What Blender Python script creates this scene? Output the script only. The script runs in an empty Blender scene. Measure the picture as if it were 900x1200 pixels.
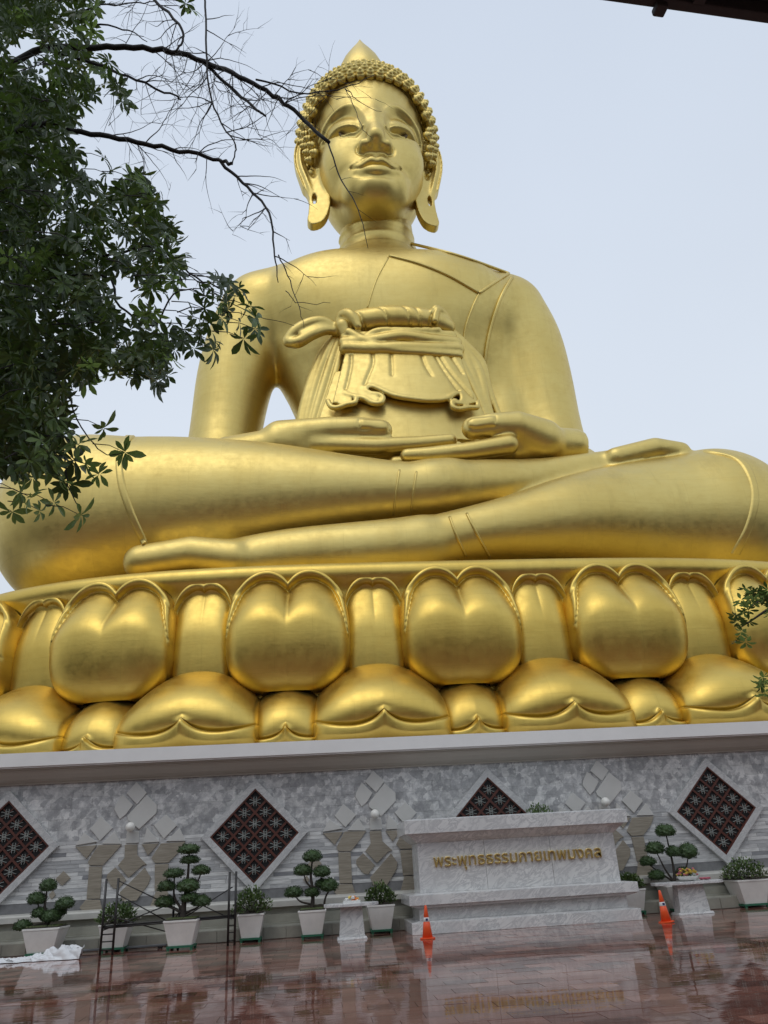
import bpy, bmesh, math, random
import numpy as np
from math import sin, cos, pi, radians, ceil, sqrt, atan2, hypot
from mathutils import Vector, Matrix
from mathutils.bvhtree import BVHTree
random.seed(7); np.random.seed(7)
SC = bpy.context.scene
COL = SC.collection
# ------------------------------------------------------------------ camera
P_, A_, R_ = radians(24.8), radians(6.0), radians(3.4)
Fw = Vector((sin(A_)*cos(P_), cos(A_)*cos(P_), sin(P_)))
R0 = Vector((cos(A_), -sin(A_), 0)); U0 = R0.cross(Fw)
Rt = R0*cos(R_) - U0*sin(R_); Up = U0*cos(R_) + R0*sin(R_)
cd = bpy.data.cameras.new('camera'); cam = bpy.data.objects.new('camera', cd); COL.objects.link(cam)
cam.matrix_world = Matrix(((Rt.x, Up.x, -Fw.x, 0), (Rt.y, Up.y, -Fw.y, 0), (Rt.z, Up.z, -Fw.z, 1.6), (0, 0, 0, 1)))
cd.sensor_fit = 'HORIZONTAL'; cd.sensor_width = 36; cd.lens = 36; cd.clip_start = .1; cd.clip_end = 3000
SC.camera = cam
def at(px, py, dist):
    """point at horizontal distance dist (world y) seen at photograph pixel px,py"""
    d = Fw + Rt*((px-450)/900) + Up*((600-py)/900)
    return Vector((0, 0, 1.6)) + d*(dist/d.y)
# ------------------------------------------------------------------ sky and sun
W = bpy.data.worlds.new('World'); SC.world = W; W.use_nodes = True
nt = W.node_tree; N = nt.nodes; L = nt.links; N.clear()
out = N.new('ShaderNodeOutputWorld'); bg = N.new('ShaderNodeBackground'); bg.inputs[1].default_value = .1
sky = N.new('ShaderNodeTexSky'); sky.sky_type = 'NISHITA'; sky.sun_disc = False
SUN_EL, SUN_AZ = radians(58), radians(-155)
sky.sun_elevation = SUN_EL; sky.sun_rotation = SUN_AZ; sky.dust_density = 3
tc = N.new('ShaderNodeTexCoord'); sp = N.new('ShaderNodeSeparateXYZ'); L.new(tc.outputs['Generated'], sp.inputs[0])
cr = N.new('ShaderNodeValToRGB'); L.new(sp.outputs['Z'], cr.inputs[0])
e = cr.color_ramp.elements
e[0].position = 0; e[0].color = (.60, .655, .69, 1); e[1].position = 1; e[1].color = (.61, .69, .82, 1)
e2 = cr.color_ramp.elements.new(.45); e2.color = (.69, .755, .845, 1)
nz = N.new('ShaderNodeTexNoise'); nz.inputs['Scale'].default_value = 1.6; nz.inputs['Detail'].default_value = 3
L.new(tc.outputs['Generated'], nz.inputs[0])
mr = N.new('ShaderNodeMapRange'); mr.inputs[3].default_value = 9.6; mr.inputs[4].default_value = 11.6; L.new(nz.outputs[0], mr.inputs[0])
sc_ = N.new('ShaderNodeVectorMath'); sc_.operation = 'SCALE'; L.new(cr.outputs[0], sc_.inputs[0]); L.new(mr.outputs[0], sc_.inputs['Scale'])
mx = N.new('ShaderNodeMixRGB'); mx.inputs[0].default_value = .93; L.new(sky.outputs[0], mx.inputs[1]); L.new(sc_.outputs[0], mx.inputs[2])
L.new(mx.outputs[0], bg.inputs[0]); L.new(bg.outputs[0], out.inputs[0])
sd = bpy.data.lights.new('sun', 'SUN'); sd.energy = .6; sd.angle = radians(40); sd.color = (1, .96, .9)
so = bpy.data.objects.new('sun', sd); COL.objects.link(so)
sdir = Vector((sin(SUN_AZ)*cos(SUN_EL), cos(SUN_AZ)*cos(SUN_EL), sin(SUN_EL)))
so.rotation_euler = sdir.to_track_quat('Z', 'Y').to_euler()
SC.view_settings.view_transform = 'Standard'; SC.view_settings.look = 'None'
SC.view_settings.exposure = 0; SC.view_settings.gamma = 1

# ------------------------------------------------------------------ helpers
def mesh(name, v, f, mat, smooth=False):
    me = bpy.data.meshes.new(name)
    if isinstance(v, np.ndarray) and isinstance(f, np.ndarray):
        me.vertices.add(len(v)); me.vertices.foreach_set('co', v.astype(np.float32).ravel())
        n, k = f.shape
        me.loops.add(n*k); me.loops.foreach_set('vertex_index', f.astype(np.int32).ravel())
        me.polygons.add(n); me.polygons.foreach_set('loop_start', (np.arange(n)*k).astype(np.int32))
        me.update(calc_edges=True); me.validate()
    else:
        me.from_pydata([tuple(p) for p in v], [], [tuple(q) for q in f]); me.update()
    if mat is not None:
        for m in (mat if isinstance(mat, (list, tuple)) else [mat]): me.materials.append(m)
    if smooth: me.polygons.foreach_set('use_smooth', [True]*len(me.polygons))
    return me
def link(name, me, parent=None, loc=None, rot=None, kind=None, label=None, cat=None, group=None):
    o = bpy.data.objects.new(name, me); COL.objects.link(o)
    if parent is not None: o.parent = parent
    if loc is not None: o.location = loc
    if rot is not None: o.rotation_euler = rot
    if kind: o['kind'] = kind
    if label: o['label'] = label
    if cat: o['category'] = cat
    if group: o['group'] = group
    return o
def thing(name, label, cat, loc=(0, 0, 0), rz=0, group=None):
    return link(name, None, None, loc, (0, 0, rz), None, label, cat, group)
class MB:
    def __init__(s): s.v = []; s.f = []; s.m = []
    def add(s, v, f, m=0):
        o = len(s.v); s.v += [tuple(p) for p in v]; s.f += [tuple(i+o for i in q) for q in f]; s.m += [m]*len(f); return s
    def box(s, x0, x1, y0, y1, z0, z1, m=0):
        v = [(x, y, z) for z in (z0, z1) for y in (y0, y1) for x in (x0, x1)]
        return s.add(v, [(0, 2, 3, 1), (4, 5, 7, 6), (0, 1, 5, 4), (2, 6, 7, 3), (0, 4, 6, 2), (1, 3, 7, 5)], m)
    def frus(s, x0, x1, y0, y1, z0, X0, X1, Y0, Y1, z1, m=0):
        v = [(x0, y0, z0), (x1, y0, z0), (x0, y1, z0), (x1, y1, z0), (X0, Y0, z1), (X1, Y0, z1), (X0, Y1, z1), (X1, Y1, z1)]
        return s.add(v, [(0, 2, 3, 1), (4, 5, 7, 6), (0, 1, 5, 4), (2, 6, 7, 3), (0, 4, 6, 2), (1, 3, 7, 5)], m)
    def tube(s, pts, rad, n=8, m=0, cap=True):
        pts = [Vector(p) for p in pts]
        if not hasattr(rad, '__len__'): rad = [rad]*len(pts)
        v = []; f = []; prev = None
        for i, p in enumerate(pts):
            t = (pts[min(i+1, len(pts)-1)] - pts[max(i-1, 0)])
            if t.length < 1e-9: t = Vector((0, 0, 1))
            t.normalize()
            if prev is None: u = t.orthogonal().normalized()
            else: u = (prev - t*prev.dot(t)); u = u.normalized() if u.length > 1e-6 else t.orthogonal().normalized()
            prev = u; w = t.cross(u)
            for k in range(n):
                a = 2*pi*k/n; v.append(p + (u*cos(a)+w*sin(a))*rad[i])
        for i in range(len(pts)-1):
            for k in range(n):
                f.append((i*n+k, i*n+(k+1) % n, (i+1)*n+(k+1) % n, (i+1)*n+k))
        if cap: f.append(tuple(range(n-1, -1, -1))); f.append(tuple((len(pts)-1)*n+k for k in range(n)))
        return s.add(v, f, m)
    def lathe(s, prof, n=16, c=(0, 0, 0), m=0):
        v = []; f = []
        for r, z in prof:
            for k in range(n):
                a = 2*pi*k/n; v.append((c[0]+r*cos(a), c[1]+r*sin(a), c[2]+z))
        for i in range(len(prof)-1):
            for k in range(n): f.append((i*n+k, i*n+(k+1) % n, (i+1)*n+(k+1) % n, (i+1)*n+k))
        f.append(tuple(range(n-1, -1, -1))); f.append(tuple((len(prof)-1)*n+k for k in range(n)))
        return s.add(v, f, m)
    def prism_xz(s, poly, y0, y1, m=0):
        """polygon in x,z extruded from y0 (front) to y1 (back)"""
        n = len(poly)
        ar = sum(poly[i][0]*poly[(i+1) % n][1]-poly[(i+1) % n][0]*poly[i][1] for i in range(n))
        if ar < 0: poly = poly[::-1]
        v = [(x, y0, z) for x, z in poly]+[(x, y1, z) for x, z in poly]
        f = [tuple(range(n)), tuple(range(2*n-1, n-1, -1))]+[(i, i+n, (i+1) % n+n, (i+1) % n) for i in range(n)]
        return s.add(v, f, m)
    def prism_xy(s, poly, z0, z1, m=0):
        n = len(poly)
        v = [(x, y, z0) for x, y in poly]+[(x, y, z1) for x, y in poly]
        f = [tuple(range(n-1, -1, -1)), tuple(range(n, 2*n))]+[(i, (i+1) % n, (i+1) % n+n, i+n) for i in range(n)]
        return s.add(v, f, m)
    def me(s, name, mat, smooth=False, bevel=0):
        me = mesh(name, s.v, s.f, mat, smooth)
        if isinstance(mat, (list, tuple)) and len(mat) > 1: me.polygons.foreach_set('material_index', s.m)
        if bevel:
            b = bmesh.new(); b.from_mesh(me)
            bmesh.ops.recalc_face_normals(b, faces=b.faces)
            bmesh.ops.bevel(b, geom=[e for e in b.edges if e.is_manifold and e.calc_face_angle(0) > .5], offset=bevel, segments=2, affect='EDGES', profile=.5, clamp_overlap=True)
            b.to_mesh(me); b.free()
        return me
    def obj(s, name, mat, parent=None, smooth=False, bevel=0, **k):
        return link(name, s.me(name, mat, smooth, bevel), parent, **k)
# ------------------------------------------------------------------ materials
def lin(r, g, b): return tuple(((c/255+.055)/1.055)**2.4 if c/255 > .04 else c/255/12.92 for c in (r, g, b))+(1,)
class Mat:
    def __init__(s, name, base=(.5, .5, .5, 1), rough=.5, metal=0, spec=.5):
        s.m = bpy.data.materials.new(name); s.m.use_nodes = True; s.t = s.m.node_tree
        s.b = s.t.nodes['Principled BSDF']; s.b.inputs['Base Color'].default_value = base
        s.b.inputs['Roughness'].default_value = rough; s.b.inputs['Metallic'].default_value = metal
        s.b.inputs['Specular IOR Level'].default_value = spec
    def n(s, ty, **k):
        n = s.t.nodes.new(ty)
        for a, v in k.items(): setattr(n, a, v)
        return n
    def l(s, a, b): s.t.links.new(a, b)
    def co(s, kind='Object', scale=(1, 1, 1), rot=(0, 0, 0)):
        t = s.n('ShaderNodeTexCoord'); m = s.n('ShaderNodeMapping'); m.inputs['Scale'].default_value = scale; m.inputs['Rotation'].default_value = rot
        s.l(t.outputs[kind], m.inputs[0]); return m.outputs[0]
    def geo(s, scale=(1, 1, 1), rot=(0, 0, 0)):
        t = s.n('ShaderNodeNewGeometry'); m = s.n('ShaderNodeMapping'); m.inputs['Scale'].default_value = scale; m.inputs['Rotation'].default_value = rot
        s.l(t.outputs['Position'], m.inputs[0]); return m.outputs[0]
    def noise(s, v, scale, detail=4, rough=.55, dist=0):
        n = s.n('ShaderNodeTexNoise'); n.inputs['Scale'].default_value = scale; n.inputs['Detail'].default_value = detail
        n.inputs['Roughness'].default_value = rough; n.inputs['Distortion'].default_value = dist; s.l(v, n.inputs[0]); return n.outputs[0]
    def ramp(s, v, stops):
        r = s.n('ShaderNodeValToRGB'); e = r.color_ramp.elements
        while len(e) < len(stops): e.new(.5)
        for i, (p, c) in enumerate(stops):
            e[i].position = p; e[i].color = c if hasattr(c, '__len__') else (c, c, c, 1)
        s.l(v, r.inputs[0]); return r.outputs[0]
    def mix(s, fac, a, b, mode='MIX'):
        m = s.n('ShaderNodeMixRGB', blend_type=mode)
        for i, x in enumerate((fac, a, b)):
            if hasattr(x, 'links'): s.l(x, m.inputs[i])
            elif i == 0: m.inputs[0].default_value = x
            else: m.inputs[i].default_value = x
        return m.outputs[0]
    def bump(s, h, strength=.2, dist=.02):
        b = s.n('ShaderNodeBump'); b.inputs['Strength'].default_value = strength; b.inputs['Distance'].default_value = dist
        s.l(h, b.inputs['Height']); s.l(b.outputs[0], s.b.inputs['Normal'])
    def set(s, name, v): s.l(v, s.b.inputs[name])
    def rnd(s): return s.n('ShaderNodeObjectInfo').outputs['Random']

def gold_mat(name, base, base2, rough, panel=True):
    m = Mat(name, base, rough, 1)
    p = m.geo()
    n1 = m.noise(p, .25, 5, .6); n2 = m.noise(p, 3.0, 6, .65)
    st = m.noise(m.geo((.8, .8, 5)), 1.2, 5, .7)
    c = m.mix(m.ramp(n1, [(.35, 0), (.68, 1)]), base, base2)
    c = m.mix(m.ramp(st, [(.44, 0), (.8, .20)]), c, (base[0]*.72, base[1]*.68, base[2]*.6, 1))
    bt = m.n('ShaderNodeTexBrick'); bt.inputs['Scale'].default_value = 1; bt.inputs['Brick Width'].default_value = 2.6; bt.inputs['Row Height'].default_value = 1.3
    bt.inputs['Mortar Size'].default_value = .018; bt.inputs['Mortar Smooth'].default_value = .8; bt.inputs['Color1'].default_value = (0, 0, 0, 1); bt.inputs['Color2'].default_value = (.35, .35, .35, 1); bt.inputs['Mortar'].default_value = (1, 1, 1, 1)
    sw = m.n('ShaderNodeSeparateXYZ'); m.l(p, sw.inputs[0]); cb = m.n('ShaderNodeCombineXYZ'); m.l(sw.outputs[0], cb.inputs[0]); m.l(sw.outputs[2], cb.inputs[1]); m.l(cb.outputs[0], bt.inputs[0])
    sm_ = m.n('ShaderNodeMath', operation='MULTIPLY'); sm_.inputs[1].default_value = .16; m.l(bt.outputs['Color'], sm_.inputs[0])
    c = m.mix(sm_.outputs[0], c, (base[0]*.5, base[1]*.45, base[2]*.35, 1))
    stn = m.noise(m.geo((1, 1, .12)), 1.1, 6, .7); c = m.mix(m.ramp(stn, [(.52, 0), (.76, .30)]), c, (base[0]*.55, base[1]*.52, base[2]*.5, 1))
    m.set('Base Color', c)
    r = m.mix(m.ramp(n2, [(.3, 0), (.7, 1)]), (rough-.05,)*3+(1,), (rough+.09,)*3+(1,))
    m.set('Roughness', r)
    m.bump(m.mix(.5, n2, st), .24, .035)
    return m.m
GOLD = gold_mat('gold_paint', (.75, .595, .215, 1), (.69, .525, .17, 1), .43)
GOLDP = gold_mat('gold_paint_lotus', (.74, .545, .145, 1), (.66, .465, .11, 1), .39)
# ------------------------------------------------------------------ implicit surface modelling
def smin(a, b, k):
    if k <= 0: return np.minimum(a, b)
    h = np.clip(.5+.5*(b-a)/k, 0, 1); return b+(a-b)*h-k*h*(1-h)
def catmull(pts, n=8):
    P = [np.array(p, float) for p in pts]; P = [2*P[0]-P[1]]+P+[2*P[-1]-P[-2]]; o = []
    for i in range(1, len(P)-2):
        for k in range(n):
            t = k/n; a, b, c, d = P[i-1:i+3]
            o.append(.5*((2*b)+(-a+c)*t+(2*a-5*b+4*c-d)*t*t+(-a+3*b-3*c+d)*t**3))
    o.append(P[-2]); return np.array(o)
def polyd(x, z, pts, closed=False):
    """2-D distance to a polyline and the arc parameter (0..1) of the closest point"""
    pts = np.asarray(pts, float); best = np.full(np.broadcast(x, z).shape, 1e9, np.float32); par = np.zeros_like(best)
    if closed: pts = np.vstack([pts, pts[:1]])
    n = len(pts)-1
    for i in range(n):
        a, b = pts[i], pts[i+1]; d = b-a; l2 = max(d@d, 1e-12)
        t = np.clip(((x-a[0])*d[0]+(z-a[1])*d[1])/l2, 0, 1)
        q = np.hypot(x-a[0]-t*d[0], z-a[1]-t*d[1]); m = q < best
        best = np.where(m, q, best); par = np.where(m, (i+t)/n, par)
    return best, par
def inpoly(x, z, pts):
    r = np.zeros(np.broadcast(x, z).shape, bool); n = len(pts)
    for i in range(n):
        a, b = pts[i], pts[(i+1) % n]
        if a[1] == b[1]: continue
        c = ((a[1] > z) != (b[1] > z)) & (x < (b[0]-a[0])*(z-a[1])/(b[1]-a[1])+a[0])
        r ^= c
    return r
def sdpoly(x, z, pts):
    d, _ = polyd(x, z, pts, True); return np.where(inpoly(x, z, pts), -d, d)
class Field:
    def __init__(s, lo, hi, h):
        s.lo = np.array(lo, float); s.h = h
        s.n = [int(ceil((hi[i]-lo[i])/h))+1 for i in range(3)]
        s.ax = [(lo[i]+h*np.arange(s.n[i])).astype(np.float32) for i in range(3)]
        s.D = np.full(s.n, 3., np.float32)
    def sl(s, lo, hi, pad):
        o = []
        for i in range(3):
            a = max(0, int((lo[i]-pad-s.lo[i])/s.h)); b = min(s.n[i], int((hi[i]+pad-s.lo[i])/s.h)+2); o.append(slice(a, max(a, b)))
        return tuple(o)
    def xyz(s, sl): return s.ax[0][sl[0]][:, None, None], s.ax[1][sl[1]][None, :, None], s.ax[2][sl[2]][None, None, :]
    def op(s, fn, lo, hi, k=.3, mode='u', pad=None):
        sl = s.sl(lo, hi, (k+4*s.h) if pad is None else pad)
        if any(q.stop <= q.start for q in sl): return
        d = fn(*s.xyz(sl)).astype(np.float32); A = s.D[sl]
        if mode == 'u': s.D[sl] = smin(A, d, k)
        elif mode == 's': s.D[sl] = -smin(-A, d, k)
        elif mode == 'i': s.D[sl] = -smin(-A, -d, k)
    def chain(s, pts, k=.3, mode='u', sc=(1, 1, 1), n=0):
        if n: pts = catmull(pts, n)
        P = np.array(pts, float); S = np.array(sc, float); ms = S.min()
        lo = (P[:, :3]-P[:, 3:4]*S/ms).min(0); hi = (P[:, :3]+P[:, 3:4]*S/ms).max(0)
        def fn(x, y, z):
            x, y, z = x/S[0], y/S[1], z/S[2]; r = None
            for i in range(max(1, len(P)-1)):
                a = P[i, :3]/S; b = P[min(i+1, len(P)-1), :3]/S; d = b-a; l2 = max(d@d, 1e-9)
                ra, rb = P[i, 3]/ms, P[min(i+1, len(P)-1), 3]/ms
                t = ((x-a[0])*d[0]+(y-a[1])*d[1]+(z-a[2])*d[2])/l2; l = sqrt(l2); sl_ = max(-.8, min(.8, (rb-ra)/l))
                if abs(sl_) > 1e-3:
                    rho = np.sqrt(np.maximum((x-a[0])**2+(y-a[1])**2+(z-a[2])**2-(t*l)**2, 0)); t = t+rho*(sl_/sqrt(1-sl_*sl_)/l)
                t = np.clip(t, 0, 1)
                q = np.sqrt((x-a[0]-t*d[0])**2+(y-a[1]-t*d[1])**2+(z-a[2]-t*d[2])**2)-(ra+t*(rb-ra))
                r = q if r is None else np.minimum(r, q)
            return r*ms
        s.op(fn, lo, hi, k, mode)
    def ell(s, c, r, k=.3, mode='u', rx=0, ry=0, rz=0):
        from mathutils import Euler
        M = np.array(Euler((rx, ry, rz)).to_matrix()).T; r = np.array(r, float); R = r.max()
        def fn(x, y, z):
            x, y, z = x-c[0], y-c[1], z-c[2]
            u = (M[0, 0]*x+M[0, 1]*y+M[0, 2]*z)/r[0]; v = (M[1, 0]*x+M[1, 1]*y+M[1, 2]*z)/r[1]; w = (M[2, 0]*x+M[2, 1]*y+M[2, 2]*z)/r[2]
            k0 = np.sqrt(u*u+v*v+w*w); k1 = np.sqrt((u/r[0])**2+(v/r[1])**2+(w/r[2])**2)+1e-6
            return k0*(k0-1)/k1
        s.op(fn, [c[i]-R for i in range(3)], [c[i]+R for i in range(3)], k, mode)
    def emboss(s, hfn, lo, hi, ymax):
        """raise (or cut) the front (-y) skin by a height drawn in x,z"""
        sl = s.sl((lo[0], s.lo[1], lo[1]), (hi[0], ymax, hi[1]), 0)
        x, y, z = s.xyz(sl); s.D[sl] -= hfn(x[:, 0, :], z[:, 0, :])[:, None, :].astype(np.float32)
    def surf(s):
        D = s.D; n = D.shape; I = D < 0
        c = np.zeros((n[0]-1, n[1]-1, n[2]-1), np.uint8)
        for i in (0, 1):
            for j in (0, 1):
                for k in (0, 1): c += I[i:n[0]-1+i, j:n[1]-1+j, k:n[2]-1+k]
        act = (c > 0) & (c < 8); ii, jj, kk = np.nonzero(act)
        idx = np.full(act.shape, -1, np.int32); idx[ii, jj, kk] = np.arange(len(ii))
        pos = np.zeros((len(ii), 3), np.float32); cnt = np.zeros(len(ii), np.float32)
        cor = {}
        for a in (0, 1):
            for b in (0, 1):
                for d in (0, 1): cor[(a, b, d)] = D[ii+a, jj+b, kk+d]
        for ax in range(3):
            for p in (0, 1):
                for q in (0, 1):
                    a = [p, q]; a.insert(ax, 0); b = list(a); b[ax] = 1
                    d0, d1 = cor[tuple(a)], cor[tuple(b)]; m = (d0 < 0) != (d1 < 0)
                    t = np.where(m, d0/np.where(m, d0-d1, 1), 0)
                    for w in range(3): pos[:, w] += np.where(m, t if w == ax else a[w], 0)
                    cnt += m
        pos = pos/cnt[:, None]+np.stack([ii, jj, kk], 1)
        v = pos*s.h+s.lo
        F = []
        for ax in range(3):
            n0 = [slice(None)]*3; n1 = [slice(None)]*3; n0[ax] = slice(0, n[ax]-1); n1[ax] = slice(1, n[ax])
            a, b = I[tuple(n0)], I[tuple(n1)]; m = a != b
            o = [w for w in range(3) if w != ax]
            g = np.stack(np.nonzero(m), 1); ok = (g[:, o[0]] > 0) & (g[:, o[1]] > 0) & (g[:, o[0]] < n[o[0]]-1) & (g[:, o[1]] < n[o[1]]-1); g = g[ok]
            ins = a[g[:, 0], g[:, 1], g[:, 2]]
            def cell(p, q):
                h = g.copy(); h[:, o[0]] -= p; h[:, o[1]] -= q; return idx[h[:, 0], h[:, 1], h[:, 2]]
            Q = np.stack([cell(1, 1), cell(0, 1), cell(0, 0), cell(1, 0)], 1)
            if ax == 1: Q = Q[:, ::-1]
            Q = np.where(ins[:, None], Q, Q[:, ::-1]); F.append(Q)
        F = np.vstack(F); F = F[(F >= 0).all(1)]
        return v, F
    def obj(s, name, mat, parent=None, relax=1, **k):
        v, f = s.surf()
        for _ in range(relax):
            acc = np.zeros_like(v); c = np.zeros(len(v))
            for i in range(4):
                a, b = f[:, i], f[:, (i+1) % 4]
                np.add.at(acc, a, v[b]) if False else None
                for w in range(3): acc[:, w] += np.bincount(a, v[b, w], len(v))+np.bincount(b, v[a, w], len(v))
                c += np.bincount(a, minlength=len(v))+np.bincount(b, minlength=len(v))
            v = v*.45+.55*acc/np.maximum(c, 1)[:, None]
        return link(name, mesh(name, v, f, mat, True), parent, **k)
# ------------------------------------------------------------------ lotus pedestal
LX, LY, LA, LB, LN = 5.36, 41.0, 21.8, 14.1, 3.3
_th = np.linspace(-pi, pi, 8001)
_sx = LX+LA*np.sign(np.sin(_th))*np.abs(np.sin(_th))**(2/LN); _sy = LY-LB*np.sign(np.cos(_th))*np.abs(np.cos(_th))**(2/LN)
_ss = np.concatenate([[0], np.cumsum(np.hypot(np.diff(_sx), np.diff(_sy)))]); _ss -= _ss[4000]
def lp(s):
    x = np.interp(s, _ss, _sx); y = np.interp(s, _ss, _sy)
    e = .35; tx = np.interp(s+e, _ss, _sx)-np.interp(s-e, _ss, _sx); ty = np.interp(s+e, _ss, _sy)-np.interp(s-e, _ss, _sy)
    l = np.hypot(tx, ty)+1e-9; return x, y, ty/l, -tx/l       # outward normal
def sstep(a, b, x): t = np.clip((x-a)/(b-a), 0, 1); return t*t*(3-2*t)
def grid_faces(n, m):
    i, j = np.meshgrid(np.arange(n-1), np.arange(m-1), indexing='ij'); a = (i*m+j).ravel()
    return np.stack([a, a+m, a+m+1, a+1], 1)
lotus = thing('lotus_pedestal', 'golden double row lotus petal pedestal between the white cornice and the seated statue', 'pedestal', (LX, LY, 5))
def petal(kind, sc, W, name):
    nu, nv = (81, 97)
    a = np.linspace(-1, 1, nu)[:, None]+np.zeros((1, nv)); b = np.linspace(0, 1, nv)[None, :]+np.zeros((nu, 1)); A = np.abs(a)
    a = np.sign(a)*(1-(1-A)**1.35); A = np.abs(a)
    if kind == 'up':
        big = W > 1.5
        z0 = 7.25; b = 1-(1-b)**1.3
        zt = 10.25+1.38*(1-A**3.0)**.5+(.20 if big else .12)*np.sin(np.clip(A*1.25, 0, 1)*pi)-(.33 if big else .16)*np.exp(-A/.13)
        if not big: zt = 10.35+1.28*(1-A**2.4)**.5-.13*np.exp(-A/.13)
        ws = (.42+.58*np.sqrt(1-(1-np.clip(b/.5, 0, 1))**2.4))*(1-.05*sstep(.6, 1, b)) if big else .95+0*b
        u = W*ws*a; z = z0+(zt-z0)*b
        es = (1-A)*W*ws; et = (1-b)*(zt-z0); E_ = np.minimum(es*(.9 if big else 1), et)
        er = -np.log(np.exp(-es*6)+np.exp(-et*6))/6 if big else et
        rw = .10+.25*sstep(8.6, 10.8, z)
        rim = ((.06 if big else 0)+(.27 if big else .32)*sstep(8.6, 10.7, z))*np.sqrt(np.clip(1-((er-rw*.5)/(rw*.62))**2, 0, 1))
        zn = np.clip((z-z0)/(zt-z0), 0, 1)
        pk = .50; prof = np.where(zn > pk, (.5+.5*np.cos(np.clip((zn-pk)/(.965-pk), 0, 1)*pi))**.8, .12+.88*np.sqrt(np.clip(1-((pk-zn)/(pk*1.04))**1.9, 0, 1)))
        B = (1.22 if big else .50)*random.uniform(.94, 1.05)
        side = np.clip(1-(A/.985)**(4.2 if big else 5), 0, 1)**.5
        lobe = 1-((.075 if big else .03)*np.exp(-(A/.15)**1.3)*sstep(.55, .95, zn))
        belly = B*prof*side*lobe*sstep(rw*.7, rw*.7+.3, et)*(sstep(.05, .14, es) if big else 1)
        off = (.05 if big else -.30)+belly+rim*sstep(0, .25, zn)-.10*sstep(0, rw, er)*(1-sstep(rw, rw+.3, er))*0
        off = off-.35*(1-sstep(0, .08, er))
    else:
        big = W > 1.5
        zt = (8.15-1.15*A**2.2) if big else (7.55-.55*A**2)
        zb = 5.12
        cusp = .55*np.exp(-A/.20) if big else .45*np.exp(-A/.25); zc = (5.68+.38*A**3) if big else (5.48+.12*A**3)
        bl = .74
        t1 = np.clip(b/bl, 0, 1); t2 = np.clip((b-bl)/(1-bl), 0, 1)
        z = zt+(zc-zt)*t1+cusp*t1**5; z = np.where(b > bl, zc+cusp+(zb-zc-cusp)*t2, z)
        o1 = .1+(1.75 if big else 1.35)*np.sin(t1*pi/2*.98)**.85
        o1 = o1+(.42 if big else .25)*(1-A**2)*np.sin(t1*pi)
        groove = -.09*np.exp(-((b-bl)/.022)**2)
        lip = .22*np.sqrt(np.clip(1-((t2-.28)/.72)**2, 0, 1))*(b > bl)-.30*sstep(.45, 1, t2)
        nose_ = .26*np.exp(-A/.09)*sstep(.78, 1, t1)*(1-t2)
        off = (0 if big else -.15)+o1+groove+lip+nose_
        off = off*(1-.35*A**6)-.5*sstep(.93, 1, A)
        u = W*a*(1+.05*sstep(0, 1, b))
    x, y, nx, ny = lp(sc+u)
    v = np.stack([x+nx*off-LX, y+ny*off-LY, z-5], -1).reshape(-1, 3)
    return link(name, mesh(name, v, grid_faces(nu, nv)[:, ::-1], GOLDP, True), lotus)
PT = 6.22
for k in range(-5, 6):
    petal('up', k*PT, 2.26, 'upper_petal'); petal('up', (k+.5)*PT, 1.14, 'small_upper_petal')
    petal('dn', (k+.5)*PT, 2.22, 'lower_petal'); petal('dn', k*PT, 1.12, 'small_lower_petal')
s_ = np.linspace(_ss[0], _ss[-1], 361); prof = [(-1.0, 5.0), (-1.0, 5.5), (-.35, 5.8), (-.2, 7.0), (-.15, 9.5), (-.28, 11.0), (-.12, 11.3), (.02, 11.42), (.10, 11.6), (.10, 11.8), (0, 12.0), (-.25, 12.12), (-.8, 12.16), (-4, 12.2)]
x, y, nx, ny = lp(s_); V = []
for o, z in prof: V.append(np.stack([x+nx*o-LX, y+ny*o-LY, np.full_like(x, z-5)], -1))
V = np.array(V); m_ = grid_faces(len(prof), 361)
core = mesh('petal_core', V.reshape(-1, 3), m_, GOLDP, True); link('pedestal_core', core, lotus)
top = [tuple(p) for p in V[-1][:-1]]; link('pedestal_top', mesh('pedestal_top', top, [tuple(range(len(top)))], GOLDP), lotus)
# ------------------------------------------------------------------ seated statue: body
TX = 4.8
statue = thing('buddha_statue', 'giant golden seated Buddha statue with hands in its lap on the lotus pedestal', 'statue', (TX, 40, 12.1))
ST0 = np.array([TX, 40, 12.1])
def sobj(F, name, mat=None, relax=1, parent=None, **k):
    o = F.obj(name, mat or GOLD, parent or statue, relax, **k)
    o.location = (-TX, -40, -12.1); return o
B = Field((-15.7, 28.5, 11.9), (25, 46, 43.2), .105)
c = TX
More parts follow.
